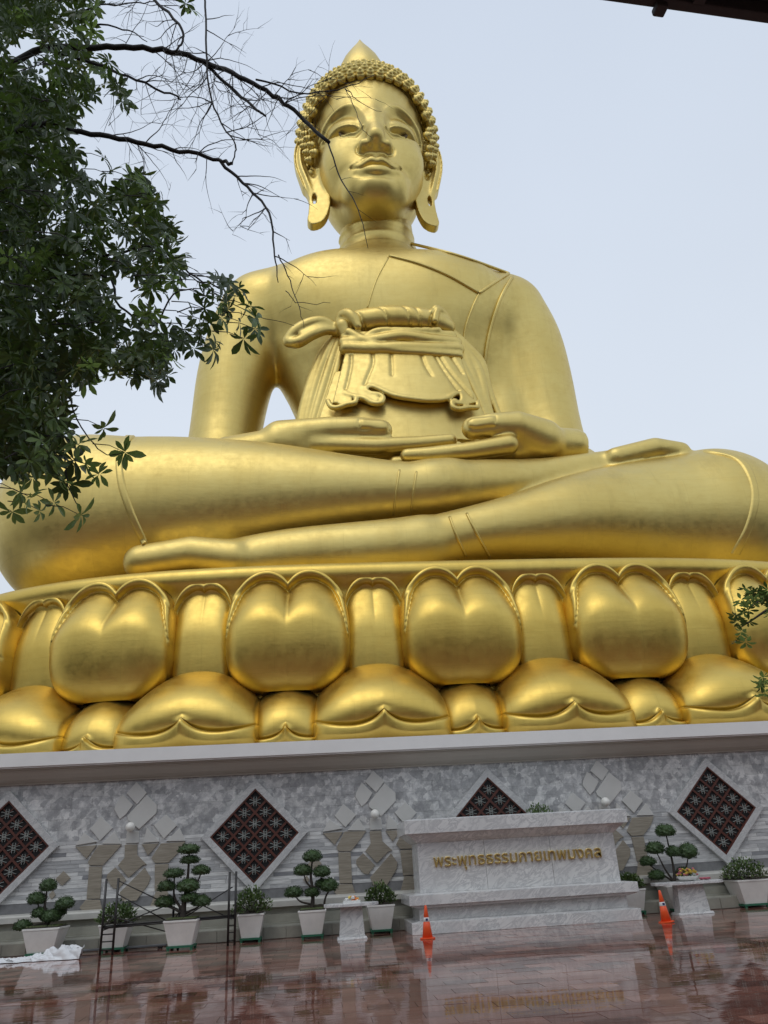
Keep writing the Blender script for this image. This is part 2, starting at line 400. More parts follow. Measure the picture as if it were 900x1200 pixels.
# torso
c = TX+.3
B.chain([(c, 40.8, 17, 3.5), (c, 40.6, 24, 3.0), (c, 40.5, 28, 3.55), (c, 40.5, 31.5, 4.35), (c, 40.6, 33.6, 4.3)], .5, sc=(1.75, 1, 1), n=4)
B.ell((c, 40.5, 33.9), (8.1, 4.1, 4.7), 2.0)
B.chain([(c-6.8, 40.5, 34.6, 2.9), (c, 40.6, 35.6, 3.2), (c+6.8, 40.5, 34.6, 2.9)], 1.5)
B.chain([(c-6.2, 40.7, 36.3, 1.8), (c-2.2, 40.9, 37.7, 1.8), (c+2.2, 40.9, 37.7, 1.8), (c+6.2, 40.7, 36.3, 1.8)], 1.5)
for q in (-1, 1):
    B.ell((c+q*3.3, 37.7, 34.3), (3.2, 1.3, 2.4), 1.8)            # chest
    B.chain([(c+q*7.9, 40.4, 34.5, 2.9), (c+q*8.9, 40.4, 32.3, 2.6), (c+q*(9.65 if q < 0 else 9.4), 40.4, 29.5, 2.34), (c+q*(10.1 if q < 0 else 9.65), 40.3, 25.5, 2.12), (c+q*(10.3 if q < 0 else 9.75), 39.8, 21.0, 2.2)], .45, n=4)
    B.chain([(c+q*10.2, 39.6, 21.2, 2.0), (c+q*9.3, 36.2, 20.5, 1.6), (c+q*7.4, 34.0, 20.2, 1.15)], .5)
B.chain([(c+6.3, 40.9, 33, 2.4), (c+6.8, 40.8, 28, 2.2), (c+6.9, 40.4, 20, 2.4)], .8, n=3)
c = TX
B.chain([(c+.15, 40.6, 37.5, 2.7), (c, 40.2, 44.5, 2.4)], 1.0)       # neck
for z_ in (40.0, 41.0): B.chain([(c+2.55*cos(t), 40.4+2.45*sin(t), z_-.35*sin(-t), .10) for t in np.linspace(-pi, 0, 15)], .22)
# legs
B.chain([(c-3, 41.5, 16.8, 4.2), (-8.8, 36.5, 17.0, 4.2), (-10.2, 33.9, 16.8, 4.15)], 1.0, n=3)
B.chain([(c+3, 41.5, 16.5, 4.2), (17.5, 36.5, 16.2, 4.0), (19.9, 33.6, 16.0, 3.85)], 1.0, n=3)
B.chain([(-10.2, 33.9, 16.8, 4.15), (-6.5, 33.5, 17.1, 3.75), (-2.4, 32.8, 17.3, 2.95), (1.5, 31.9, 17.25, 1.95), (4.4, 31.5, 17.2, 1.42), (6.3, 31.6, 17.45, 1.32)], .7, n=4)
B.chain([(19.9, 33.6, 16.0, 3.85), (16.0, 32.9, 15.9, 3.15), (12.2, 31.5, 15.5, 2.25), (9.0, 30.7, 14.9, 1.55), (6.6, 30.3, 14.45, 1.22), (4.4, 30.3, 13.9, 1.25)], .6, n=4)
# foot lying on the right thigh
B.chain([(5.6, 31.6, 17.35, 1.36), (8.2, 31.9, 17.7, 1.25), (11.2, 32.4, 18.3, 1.0), (14.2, 32.6, 19.0, .78), (16.0, 32.7, 19.4, .66)], .5, n=3)
B.chain([(13.8, 32.6, 18.9, .6), (15.8, 32.2, 19.3, .5)], .2)
for i in range(5):
    B.chain([(14.9-.28*i, 31.9+.66*i, 19.15, .52), (17.0-.35*i, 31.95+.66*i, 19.66, .56-.03*i), (18.3-.5*i, 32.0+.66*i, 19.5, .50-.03*i)], .22)
# foot lying on the pedestal
B.chain([(4.6, 30.2, 14.0, 1.3), (2.6, 30.0, 13.75, 1.28), (-.9, 29.8, 13.45, 1.18), (-3.3, 29.8, 13.2, 1.0)], .35, n=3)
for i in range(5):
    B.chain([(-3.1+.2*i, 29.3+.62*i, 13.2, .80-.04*i), (-4.8+.3*i, 29.3+.62*i, 13.45, .74), (-6.8+.45*i, 29.4+.62*i, 13.2, .70)], .18)
# robe bands: raised strips where cloth ends, each a slab cut through a slightly swollen skin
def band(pn, pt, w, up, lo, hi, k=0):
    pn = np.array(pn, float); pn /= np.linalg.norm(pn); sl = B.sl(lo, hi, 0); x, y, z = B.xyz(sl)
    d = np.abs((x-pt[0])*pn[0]+(y-pt[1])*pn[1]+(z-pt[2])*pn[2]+k*((z-pt[2])**2)*.03)-w
    B.D[sl] -= up*sstep(.09, -.09, d)
body = sobj(B, 'body', relax=1)
_bb = BVHTree.FromPolygons([v.co for v in body.data.vertices], [tuple(p.vertices) for p in body.data.polygons])
def welt(px, r, name='robe_edge', sink=.35):
    """a raised welt that follows the skin of the statue"""
    P = catmull(px, 10); o = []
    for x, y in P:
        d = (Fw+Rt*((x-450)/900)+Up*((600-y)/900)).normalized(); h = _bb.ray_cast(Vector((0, 0, 1.6)), d)
        if h[0] is not None: o.append(h[0]-d*0+h[1]*(r*(1-sink*2) if h[1].dot(d) < 0 else 0)-Vector(ST0))
    if len(o) > 2:
        for _ in range(2): o = [o[0]]+[(o[i-1]+o[i]*2+o[i+1])/4 for i in range(1, len(o)-1)]+[o[-1]]
        MB().tube(o, r, 8).obj(name, GOLD, statue, True)
def ribbon(pa, pb_, name='robe_band', up=.09):
    A_1, B_1 = catmull(pa, 10), catmull(pb_, 10); rows = []; nn = min(len(A_1), len(B_1))
    for i in range(nn):
        r_ = []
        for k in range(7):
            t = k/6; x, y = A_1[i]*(1-t)+B_1[i]*t; d = (Fw+Rt*((x-450)/900)+Up*((600-y)/900)).normalized(); h = _bb.ray_cast(Vector((0, 0, 1.6)), d)
            if h[0] is None: r_ = None; break
            e_ = 0 if k in (0, 6) else up
            r_.append(h[0]+h[1]*(e_-.02)*(1 if h[1].dot(d) < 0 else -1)-Vector(ST0))
        if r_: rows.append(r_)
    if len(rows) > 2:
        v = [p for r_ in rows for p in r_]; f = [(i*7+k, i*7+k+1, (i+1)*7+k+1, (i+1)*7+k) for i in range(len(rows)-1) for k in range(6)]
        link(name, mesh(name, v, f, GOLD, True), statue)
welt([(456, 300), (490, 309), (525, 323), (560, 343)], .10, 'shoulder_flap_edge')
welt([(482, 286), (530, 298), (575, 313), (596, 321)], .10, 'shoulder_flap_edge')
welt([(596, 321), (580, 331), (561, 344)], .10, 'shoulder_flap_edge')
welt([(561, 344), (553, 362), (546, 382), (543, 400)], .07)
welt([(600, 325), (585, 352), (572, 395), (567, 440), (572, 480)], .12)
welt([(455, 302), (441, 328), (430, 362)], .05, 'seam')
ribbon([(148, 507), (136, 530), (137, 565), (149, 603), (166, 640)], [(163, 508), (146, 528), (146, 560), (157, 597), (174, 636)])
ribbon([(822, 529), (858, 537), (874, 556), (880, 582), (873, 615), (856, 648)], [(845, 527), (875, 541), (886, 560), (890, 588), (882, 620), (868, 650)])
for l_ in ([(468, 551), (464, 578), (461, 604)], [(488, 553), (484, 580), (481, 604)]): welt(l_, .05, 'ankle_edge')
for l_ in ([(527, 606), (535, 628), (546, 652)], [(547, 602), (559, 626), (574, 653)]): welt(l_, .06, 'ankle_edge')
# ------------------------------------------------------------------ hands
def hand(q):
    H = Field((-4.5, 31, 17.8), (14, 37.5, 23), .075)
    if q < 0:    # hand on the left of the picture, fingers pointing right
        H.chain([(-3.9, 34.2, 20.2, 1.25), (-1.6, 33.5, 20.35, 1.15), (.9, 33.3, 20.1, .8)], .3, sc=(1, 1.5, 1))
        for i, ln in enumerate((6.9, 7.35, 7.2, 6.4)):
            yy = 32.35+i*.72
            H.chain([(.2, yy, 20.25, .46), (3.2, yy-.05, 20.12, .42), (5.2, yy, 20.25, .39), (ln, yy, 20.45, .33)], .06)
        H.chain([(-1.4, 32.7, 20.75, .95), (.9, 32.4, 21.05, .70), (2.4, 32.3, 21.1, .60), (3.5, 32.3, 21.0, .54)], .25)
        def nail(x, z):
            d = sdpoly(x, z, [(2.45, 21.36), (2.45, 20.85), (3.5, 20.72), (3.78, 20.8), (3.82, 21.15), (3.55, 21.3)])
            return .05*sstep(.02, -.05, d)-.05*np.exp(-((d-.03)/.05)**2)
        H.emboss(nail, (2, 20.8), (4.2, 22), 32.2)
    else:
        H.chain([(13.4, 34.2, 20.6, 1.2), (11.2, 33.6, 20.5, 1.15), (8.8, 33.2, 20.0, .8)], .3, sc=(1, 1.5, 1))
        for i, ln in enumerate((4.6, 4.1, 4.3, 5.0)):
            yy = 31.75+i*.72
            H.chain([(9.6, yy, 19.85, .50), (7.4, yy-.05, 19.45, .44), (5.6, yy, 19.3, .40), (ln, yy, 19.28, .34)], .06)
        H.chain([(11.6, 32.6, 20.6, 1.05), (10.2, 32.0, 21.0, .78), (8.8, 31.8, 20.95, .62), (7.95, 31.8, 20.8, .56)], .25)
        def nail(x, z):
            d = sdpoly(x, z, [(8.95, 21.12), (8.95, 20.62), (7.9, 20.52), (7.6, 20.65), (7.6, 20.95), (7.85, 21.1)])
            return .05*sstep(.02, -.05, d)-.05*np.exp(-((d-.03)/.05)**2)
        H.emboss(nail, (7.2, 20.5), (9.3, 21.7), 31.7)
    sobj(H, 'hand')
hand(-1); hand(1)
# ------------------------------------------------------------------ head
c = TX-.22
H = Field((TX-6.2, 33.4, 39.2), (TX+6.2, 46.2, 57), .07)
H.ell((c, 40.2, 50), (4.2, 4.7, 5.9), .1)
H.ell((c, 39.3, 47.4), (3.62, 3.85, 6.6), .8)
H.ell((c, 39.2, 45.0), (3.35, 3.5, 4.1), 1.2)
H.ell((c, 37.1, 41.9), (2.1, 1.3, 1.2), 1.2)
H.ell((c, 36.45, 42.8), (1.9, .95, 1.35), .9)
for q in (-1, 1): H.ell((c+q*1.9, 37.0, 44.9), (1.35, 1.05, 1.7), 1.1)
def X_(p): return [(c+a, b) for a, b in p]
def mir(p): return [(-a, b) for a, b in p]
BROW = [(-.62, 45.9), (-.66, 47.0), (-1.0, 48.1), (-1.6, 48.7), (-2.3, 48.8), (-2.9, 48.55), (-3.45, 47.9)]
def face1(x, z):
    h = 0*x
    for q in (-1, 1):
        xx = (x-c)*(-q)*-1 if q < 0 else -(x-c)
        # mirrored coordinate: work on the -x side
        xx = np.where(q < 0, x-c, -(x-c))
        bc = catmull(BROW); pol = np.vstack([bc, [(-3.7, 47.4), (-3.3, 46.5), (-2.2, 45.7), (-1.2, 45.4)]])
        sd_ = sdpoly(xx, z, pol)
        h = h-.44*sstep(.14, -.42, sd_)                       # socket
        d, t = polyd(xx, z, bc)
        h = h+.10*np.exp(-((d)/.28)**2)*(1-sstep(.85, 1, t))*sstep(0, .1, t)     # arched brow ridge
        h = h+.60*np.exp(-(((xx+2.05)/1.5)**2)**1.4-(((z-47.05-.32*(-xx-2.05))/.95)**2)**1.3)  # eyeball under the lid
    return h
H.emboss(face1, (c-5, 44), (c+5, 52), 38.5)
H.chain([(c, 36.15, 49.3, .35), (c, 35.45, 47.6, .42), (c, 35.15, 45.8, .52), (c, 34.9, 44.85, .58)], .6)
for q in (-1, 1):
    H.ell((c+q*.80, 35.4, 44.48), (.38, .50, .38), .25)
H.ell((c, 35.35, 44.4), (.82, .5, .28), .22)
for q in (-1, 1): H.ell((c+q*.40, 35.05, 44.12), (.18, .20, .12), .10, 's')
# lips
ul = [(-1.72, 36.05, 43.38, .07), (-1.25, 35.72, 43.36, .14), (-.75, 35.50, 43.48, .20), (-.33, 35.37, 43.60, .23), (0, 35.37, 43.48, .21)]
ll = [(-1.5, 35.98, 43.2, .08), (-1.0, 35.66, 42.98, .17), (-.5, 35.50, 42.86, .26), (0, 35.44, 42.82, .29)]
for P in (ul, ll):
    P2 = [(c+a*.86, b, d-.45, r*1.22) for a, b, d, r in P]+[(c-a*.86, b, d-.45, r*1.22) for a, b, d, r in P[-2::-1]]
    H.chain([tuple(p) for p in catmull(P2, 4)], .10)
def face2(x, z):
    h = 0*x
    xm = -np.abs(x-c)
    # eyelids: lid fold, slit, lower lid
    up = catmull([(-.85, 46.15), (-1.3, 46.45), (-2.0, 46.68), (-2.8, 46.85), (-3.45, 46.9)])
    lo = catmull([(-.85, 46.15), (-1.4, 46.12), (-2.1, 46.22), (-2.8, 46.5), (-3.45, 46.92)])
    d, t = polyd(xm, z, up); h = h+.11*np.exp(-((d-.05)/.10)**2)
    pol = np.vstack([up, lo[::-1]]); s_ = sdpoly(xm, z, pol); h = h-.34*sstep(.03, -.14, s_)
    d, t = polyd(xm, z, lo); h = h+.07*np.exp(-(d/.08)**2)
    d, t = polyd(xm, z, [(a, b+.28) for a, b in up]); h = h-.05*np.exp(-(d/.07)**2)
    # mouth line, corners, lip rims
    z = z+.45
    d, t = polyd(xm, z, catmull([(-1.62, 43.45), (-1.3, 43.25), (-.9, 43.14), (-.4, 43.22), (0, 43.12)])); h = h-.16*np.exp(-(d/.08)**2)
    h = h-.09*np.exp(-((xm+1.95)**2+(z-43.5)**2)/.16)
    d, t = polyd(xm, z, catmull([(-1.7, 43.62), (-1.0, 43.78), (-.4, 44.0), (0, 43.86)])); h = h+.05*np.exp(-(d/.06)**2)
    d, t = polyd(xm, z, catmull([(-1.35, 42.75), (-.7, 42.38), (0, 42.28)])); h = h-.09*np.exp(-(d/.2)**2)
    h = h-.10*np.exp(-((x-c)/.2)**2)*np.exp(-((z-44.05)/.22)**2)
    # nostril wing crease
    z = z-.25
    d, t = polyd(xm, z, catmull([(-.95, 45.05), (-1.22, 44.7), (-1.15, 44.25), (-.75, 44.1)])); h = h-.10*np.exp(-(d/.09)**2)
    # chin boss
    z = z-.20
    rr = np.hypot((x-c)/1.35, (z-41.25)/.95); h = h+.14*sstep(1.15, .5, rr)
    return h
H.emboss(face2, (c-5, 40), (c+5, 50), 38.0)
hd = sobj(H, 'head', relax=1)
_bv = BVHTree.FromPolygons([v.co for v in hd.data.vertices], [tuple(p.vertices) for p in hd.data.polygons])
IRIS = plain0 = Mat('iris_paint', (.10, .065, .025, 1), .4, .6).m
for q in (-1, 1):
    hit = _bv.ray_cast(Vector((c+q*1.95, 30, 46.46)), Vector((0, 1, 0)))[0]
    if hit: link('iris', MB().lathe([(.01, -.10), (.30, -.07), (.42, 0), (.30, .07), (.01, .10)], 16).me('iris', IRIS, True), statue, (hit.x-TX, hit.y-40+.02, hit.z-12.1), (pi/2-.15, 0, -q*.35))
# ears
def ear(q):
    E = Field((c+q*4.4-2.1, 36.6, 39.4), (c+q*4.4+2.1, 41.5, 51.5), .055)
    def T(p): return [(c+q*a*(.97 if q > 0 else 1), b) for a, b in p]
    outl = T(catmull([(3.5, 49.3), (4.3, 49.5), (4.95, 49.0), (5.2, 47.8), (5.1, 46.4), (4.75, 44.9), (4.4, 43.2), (4.42, 41.8), (4.5, 40.9), (4.1, 40.45), (3.4, 40.75), (3.0, 41.9), (2.95, 43.4), (3.2, 45), (3.3, 47), (3.3, 48.6)], 5))
    def f(x, y, z):
        yy = 38.9+.12*(z-44)*(z > 44)*.6-(44-z)*.09*(z < 44)+0*x
        yy = yy+.25*(np.abs(x-c)-4.3)
        return np.maximum(sdpoly(x, z+0*x, outl)+0*y, np.abs(y-yy)-.34)
    E.op(f, E.lo, [E.ax[i][-1] for i in range(3)], 0, pad=0)
    def g(x, z):
        d, t = polyd(x, z, outl, True); h = .20*np.exp(-((d-.22)/.18)**2)*sstep(43.0, 44.6, z)
        inner = T(catmull([(3.8, 48.4), (4.5, 48.2), (4.65, 47.0), (4.25, 45.4), (3.9, 45.1), (3.7, 46.2), (3.6, 47.6)], 5))
        h = h-.34*sstep(.05, -.35, sdpoly(x, z, inner))
        d, t = polyd(x, z, T([(4.05, 47.9), (4.15, 46.9), (3.85, 45.8)])); h = h+.22*np.exp(-(d/.18)**2)
        s2 = T(catmull([(4.0, 43.5), (4.12, 43.2), (4.08, 42.6), (3.95, 42.5), (3.88, 43.1)], 5))
        h = h-.5*sstep(.05, -.08, sdpoly(x, z, s2))
        return h
    E.emboss(g, (E.lo[0], E.lo[2]), (E.ax[0][-1], E.ax[2][-1]), 39.4)
    sobj(E, 'ear', relax=2)
ear(-1); ear(1)
# flame finial and ushnisha
def sm(mb, name, mat=GOLD, **k): return mb.obj(name, mat, statue, True, **k)
fx = MB().lathe([(.01, -2), (1.7, -2), (2.0, -.6), (1.85, .6), (1.45, 1.8), (.95, 2.9), (.5, 3.8), (.22, 4.4), (.02, 4.9)], 24, (c-TX-.1, 39.7-40, 56.9-12.1)); sm(fx, 'flame_finial')
# snail curls on the scalp
cm = MB().lathe([(.02, -.3), (.40, -.25), (.41, .02), (.35, .10), (.30, .13), (.31, .20), (.24, .30), (.18, .33), (.18, .38), (.10, .46), (.02, .48)], 9)
curl_me = cm.me('hair_curl', GOLD, True)
hl = catmull([(-4.6, 44.4), (-3.95, 46.2), (-3.95, 48.0), (-3.85, 49.6), (-3.2, 50.75), (-1.6, 51.3), (0, 51.45)], 6)
hl = np.vstack([hl, [(-a, b) for a, b in hl[::-1]]]); facep = np.vstack([hl, [(6, 38), (-6, 38)]])
DC, DR = np.array((c, 40.2, 50.0)), np.array((4.95, 4.95, 6.15))
cands = []; phi = 0; row_ = 0
while phi < 128:
    ph = radians(phi); ring = 2*pi*5.3*sin(ph); n = max(1, int(ring/.72)); odd = row_ % 2; row_ += 1
    for k in range(n):
        a = 2*pi*(k+.5*odd)/n; cands.append((sin(ph)*sin(a), -sin(ph)*cos(a), cos(ph)))
    phi += 7.4 if phi < 92 else 5.2
keep = []
for d in cands:
    d = np.array(d); DD = DR if d[2] > 0 else DR*np.array((1, 1, 1.45)); p = DC+DD*d; nrm = d/DD; nrm /= np.linalg.norm(nrm)
    if p[1] < 40.6 and inpoly(np.array([p[0]-c]), np.array([p[2]]), facep)[0]: continue
    if p[2] < 45.2 or (p[2] < 46.2 and p[1] < 38.6) or (p[1] > 40.3 and p[2] < 47.6): continue
    if hypot(p[0]-c, p[1]-39.7) < 1.5 and p[2] > 52: continue
    vis = nrm @ (np.array((0, 0, 1.6))-p)/np.linalg.norm(np.array((0, 0, 1.6))-p)
    keep.append((vis, p, nrm))
# one more row exactly along the hairline
keep.sort(key=lambda t: -t[0])
back = MB()
for i, (vis, p, nrm) in enumerate(keep):
    M = Vector(nrm).to_track_quat('Z', 'Y').to_matrix()
    if i < 290:
        o = link('hair_curl', curl_me, statue, Vector(p-ST0)); o.rotation_euler = M.to_euler(); o.scale = (.93 if p[2] > 50 else .80,)*3
    else:
        back.add([M @ Vector(v)+Vector(p-ST0) for v in cm.v], cm.f)
if back.v: sm(back, 'rear_curls', kind='stuff')
c = TX
# ------------------------------------------------------------------ robe knot, belt, apron, sashes
def zr(X, Y): return (5.15+(X-388)/75, 30.9-(Y-45)/64)
Rb = Field((-3.4, 33.4, 21.5), (12.0, 38.2, 31.9), .065)
def CH(pts, k=.1, n=5, **kw): Rb.chain([tuple(p) for p in catmull(pts, n)], k, **kw)
under = [zr(110, 300), zr(660, 300), zr(760, 620), zr(0, 620)]
def slab(poly, y0, y1, th, ztop, zbot):
    def f(x, y, z):
        yy = y1+(y0-y1)*(z-zbot)/(ztop-zbot)+.05*((x-5.3)**2)*.5
        return np.maximum(sdpoly(x, z+0*x, poly)+0*y, np.abs(y-yy)-th)
    Rb.op(f, Rb.lo, [Rb.ax[i][-1] for i in range(3)], .05, pad=0)
def flush(name):
    global Rb
    sobj(Rb, name, relax=1)
    Rb = Field((-3.4, 33.4, 21.5), (12.0, 38.2, 31.9), .065)
slab(under, 36.1, 34.9, .3, 30, 22)
hem = [zr(*p) for p in [(95, 470), (130, 478), (175, 470), (160, 440), (200, 455), (250, 478), (285, 470), (262, 440), (240, 420), (270, 418), (330, 446), (400, 462), (480, 468), (560, 458), (600, 436), (614, 445), (606, 470), (590, 480), (620, 490), (660, 480), (682, 470)]]
hemc = [tuple(p) for p in catmull(hem, 4)]
apron = [zr(165, 200), zr(640, 215)]+hemc[::-1]
slab(apron, 35.65, 34.55, .24, 30, 24)
def hy(x, z): return 35.65+(34.55-35.65)*(30-z)/6+.025*(x-5.3)**2
curls = [[(78, 458), (88, 482), (110, 492), (150, 482), (185, 476), (188, 455), (170, 445), (145, 435), (148, 422)],
         [(148, 422), (160, 440), (195, 452), (225, 462), (255, 484), (288, 484), (298, 462), (280, 446), (250, 440), (232, 425), (234, 405), (255, 405), (290, 424), (340, 452), (400, 466), (480, 474), (550, 466), (595, 440), (615, 432), (624, 450), (618, 475), (598, 484), (590, 472)],
         [(590, 472), (575, 480), (578, 500), (600, 508), (640, 498), (680, 492), (686, 464)]]
for cv in curls:
    pts = [zr(*p) for p in cv]; CH([(a, hy(a, b)-.12, b, .155) for a, b in pts], .05, 4)
def folds(x, z):
    h = 0*x
    for pl in [[(270, 245), (268, 300), (240, 370), (228, 400)], [(182, 235), (178, 300), (160, 380), (150, 415)], [(348, 255), (345, 320), (342, 360)], [(475, 255), (485, 310), (505, 360)], [(532, 255), (560, 330), (600, 410), (612, 425)], [(550, 255), (590, 340), (650, 430), (680, 460)], [(600, 250), (640, 340)]]:
        d, t = polyd(x, z, catmull([zr(*p) for p in pl]) if len(pl) > 2 else [zr(*p) for p in pl]); h = h-.09*np.exp(-(d/.09)**2)
    return h
Rb.emboss(folds, (zr(100, 0)[0], zr(0, 460)[1]), (zr(700, 0)[0], zr(0, 248)[1]), 35.9)
flush('robe_apron')
# belt wraps
for (xa, ya, xb, yb, xc, yc, r, dy) in [(160, 160, 380, 150, 620, 150, .30, 0), (155, 190, 400, 172, 635, 185, .34, -.12), (160, 215, 390, 225, 640, 215, .36, -.15), (175, 150, 330, 235, 640, 245, .26, -.22), (155, 205, 300, 150, 560, 140, .20, -.2)]:
    P = [zr(xa, ya), zr((xa+xb)/2, (ya+yb)/2+8), zr(xb, yb), zr((xb+xc)/2, (yb+yc)/2+5), zr(xc, yc)]
    CH([(a, 35.28+.028*(a-5.1)**2+dy, b, r*1.1) for a, b in P], .08)
# roll over the belt
P = [zr(160, 100), zr(220, 82), zr(310, 72), zr(400, 68), zr(490, 72), zr(560, 80), zr(610, 92)]
CH([(a, 35.6+.03*(a-5.1)**2, b, r) for (a, b), r in zip(P, (.60, .72, .76, .76, .74, .70, .50))], .12)
CH([(zr(*p)[0], y_, zr(*p)[1], r) for p, y_, r in [((135, 95), 35.8, .25), ((150, 60), 35.5, .30), ((185, 75), 35.2, .34), ((215, 125), 35.2, .25)]], .15)
CH([(zr(*p)[0], y_, zr(*p)[1], r) for p, y_, r in [((625, 85), 35.9, .25), ((600, 50), 35.6, .28), ((560, 50), 35.1, .28), ((545, 105), 35.0, .22)]], .15)
def rfold(x, z):
    h = 0*x
    for pl in [[(255, 150), (240, 110), (222, 75), (180, 40)], [(355, 140), (345, 100), (325, 60), (280, 22)], [(445, 140), (440, 95), (425, 55), (392, 18)], [(530, 140), (530, 95), (548, 60), (575, 40)], [(485, 140), (484, 95), (475, 60), (460, 30)]]:
        d, t = polyd(x, z, catmull([zr(*p) for p in pl])); h = h-.10*np.exp(-(d/.085)**2)*np.sin(np.clip(t, 0.02, .98)*pi)**.5
    return h
Rb.emboss(rfold, (zr(120, 0)[0], zr(0, 150)[1]), (zr(640, 0)[0], zr(0, 0)[1]), 36.3)
flush('robe_belt')
# sashes falling on both sides
for _i, pts in enumerate([[(170, 120, .25), (140, 210, .28), (100, 350, .30), (55, 480, .32), (35, 560, .3)], [(150, 110, .28), (112, 200, .3), (65, 340, .32), (22, 480, .32), (5, 560, .3)],
            [(135, 105, .28), (85, 190, .3), (35, 320, .32), (-5, 470, .32), (-15, 560, .3)], [(125, 110, .22), (60, 200, .26), (8, 330, .3), (-30, 470, .3), (-38, 560, .3)],
            [(600, 110, .25), (640, 200, .28), (690, 330, .28), (730, 450, .28), (760, 560, .3)], [(612, 95, .28), (670, 190, .30), (715, 330, .28), (745, 470, .26), (775, 560, .3)],
            [(618, 90, .3), (700, 170, .32), (755, 240, .30), (775, 360, .2), (810, 500, .2), (830, 560, .2)], [(612, 90, .3), (690, 195, .32), (735, 280, .34), (750, 420, .30), (770, 520, .25)]]):
    if _i == 4: flush('side_sash')
    CH([(zr(a, b)[0], 35.9-.25*(b-100)/400+.022*(zr(a, b)[0]-5.1)**2, zr(a, b)[1], r) for a, b, r in pts], .07)
flush('side_sash')
# bow loop to the left
for pts in [[(130, 110, .26), (70, 88, .30), (10, 100, .34), (-50, 130, .36), (-85, 165, .30)], [(130, 125, .24), (80, 125, .28), (20, 150, .32), (-40, 180, .34), (-80, 175, .30)], [(135, 112, .2), (80, 105, .22), (30, 125, .24), (-20, 150, .26)]]:
    CH([(zr(a, b)[0], 35.75-.3*sin((130-a)/215*3), zr(a, b)[1], r) for a, b, r in pts], .12)
CH([(zr(150, 110)[0], 35.5, zr(150, 110)[1], .45), (zr(160, 150)[0], 35.5, zr(160, 150)[1], .3)], .15)
sobj(Rb, 'robe_bow', relax=1)
# ------------------------------------------------------------------ stone materials
def marble(name, light, dark, vein=1.0, rough=.3, scale=1.6, rnd=.0):
    m = Mat(name, light, rough); p = m.geo((1, 1, 1), (0, .5, 0))
    if rnd:
        r = m.rnd(); cx = m.n('ShaderNodeCombineXYZ')
        mu = m.n('ShaderNodeMath', operation='MULTIPLY'); mu.inputs[1].default_value = 57; m.l(r, mu.inputs[0])
        m.l(mu.outputs[0], cx.inputs[0]); m.l(mu.outputs[0], cx.inputs[2])
        ad = m.n('ShaderNodeVectorMath', operation='ADD'); m.l(p, ad.inputs[0]); m.l(cx.outputs[0], ad.inputs[1]); p = ad.outputs[0]
    mp = m.n('ShaderNodeMapping'); mp.inputs['Scale'].default_value = (.7, 1, 1.6); mp.inputs['Rotation'].default_value = (0, .2, 0); m.l(p, mp.inputs[0])
    v = m.noise(mp.outputs[0], scale, 9, .72, 1.2)
    w = m.noise(p, scale*.45, 5, .6, .4)
    c = m.mix(m.ramp(v, [(.44, 0), (.5, 1), (.55, 0)]), light, dark)
    c = m.mix(vein, light, c)
    c = m.mix(m.ramp(w, [(.38, 0), (.72, .75)]), c, tuple(a*.5+b*.5 for a, b in zip(light, dark)))
    if rnd:
        hs = m.n('ShaderNodeHueSaturation'); m.l(c, hs.inputs['Color'])
        q = m.n('ShaderNodeMapRange'); q.inputs[3].default_value = 1-rnd; q.inputs[4].default_value = 1+rnd*.7; m.l(m.rnd(), q.inputs[0]); m.l(q.outputs[0], hs.inputs['Value']); c = hs.outputs[0]
    m.set('Base Color', c)
    return m.m
MON = marble('monument_marble', (.74, .74, .725, 1), (.40, .405, .415, 1), .8, .22, 2.6)
SURR = marble('surround_marble', (.60, .60, .59, 1), (.36, .365, .375, 1), .8, .3, 3.0)
def tile_mat():
    m = Mat('mottled_marble', (.3, .3, .3, 1), .32); p = m.geo()
    r = m.rnd(); cx = m.n('ShaderNodeCombineXYZ'); mu = m.n('ShaderNodeMath', operation='MULTIPLY'); mu.inputs[1].default_value = 91; m.l(r, mu.inputs[0]); m.l(mu.outputs[0], cx.inputs[0]); m.l(mu.outputs[0], cx.inputs[2])
    ad = m.n('ShaderNodeVectorMath', operation='ADD'); m.l(p, ad.inputs[0]); m.l(cx.outputs[0], ad.inputs[1])
    vo = m.n('ShaderNodeTexVoronoi'); vo.inputs['Scale'].default_value = 5.5; vo.inputs['Randomness'].default_value = 1
    wob = m.noise(p, 5, 4, .7); ad2 = m.n('ShaderNodeVectorMath', operation='MULTIPLY_ADD'); ad2.inputs[1].default_value = (.35, .35, .35); m.l(wob, ad2.inputs[0]); m.l(p, ad2.inputs[2]); m.l(ad2.outputs[0], vo.inputs[0])
    sx_ = m.n('ShaderNodeSeparateXYZ'); m.l(vo.outputs['Color'], sx_.inputs[0])
    v = m.mix(.22, m.noise(p, 4.2, 8, .72, .4), sx_.outputs[0]); w = m.noise(p, 9, 5, .7, .6)
    c = m.ramp(v, [(.34, (.29, .29, .295, 1)), (.46, (.39, .39, .395, 1)), (.54, (.53, .53, .525, 1)), (.64, (.70, .695, .68, 1))])
    c = m.mix(m.ramp(w, [(.4, .0), (.7, .3)]), c, (.42, .43, .45, 1))
    hs = m.n('ShaderNodeHueSaturation'); m.l(c, hs.inputs['Color']); q = m.n('ShaderNodeMapRange'); q.inputs[3].default_value = .85; q.inputs[4].default_value = 1.15; m.l(r, q.inputs[0]); m.l(q.outputs[0], hs.inputs['Value'])
    m.set('Base Color', hs.outputs[0]); return m.m
TILE = tile_mat()
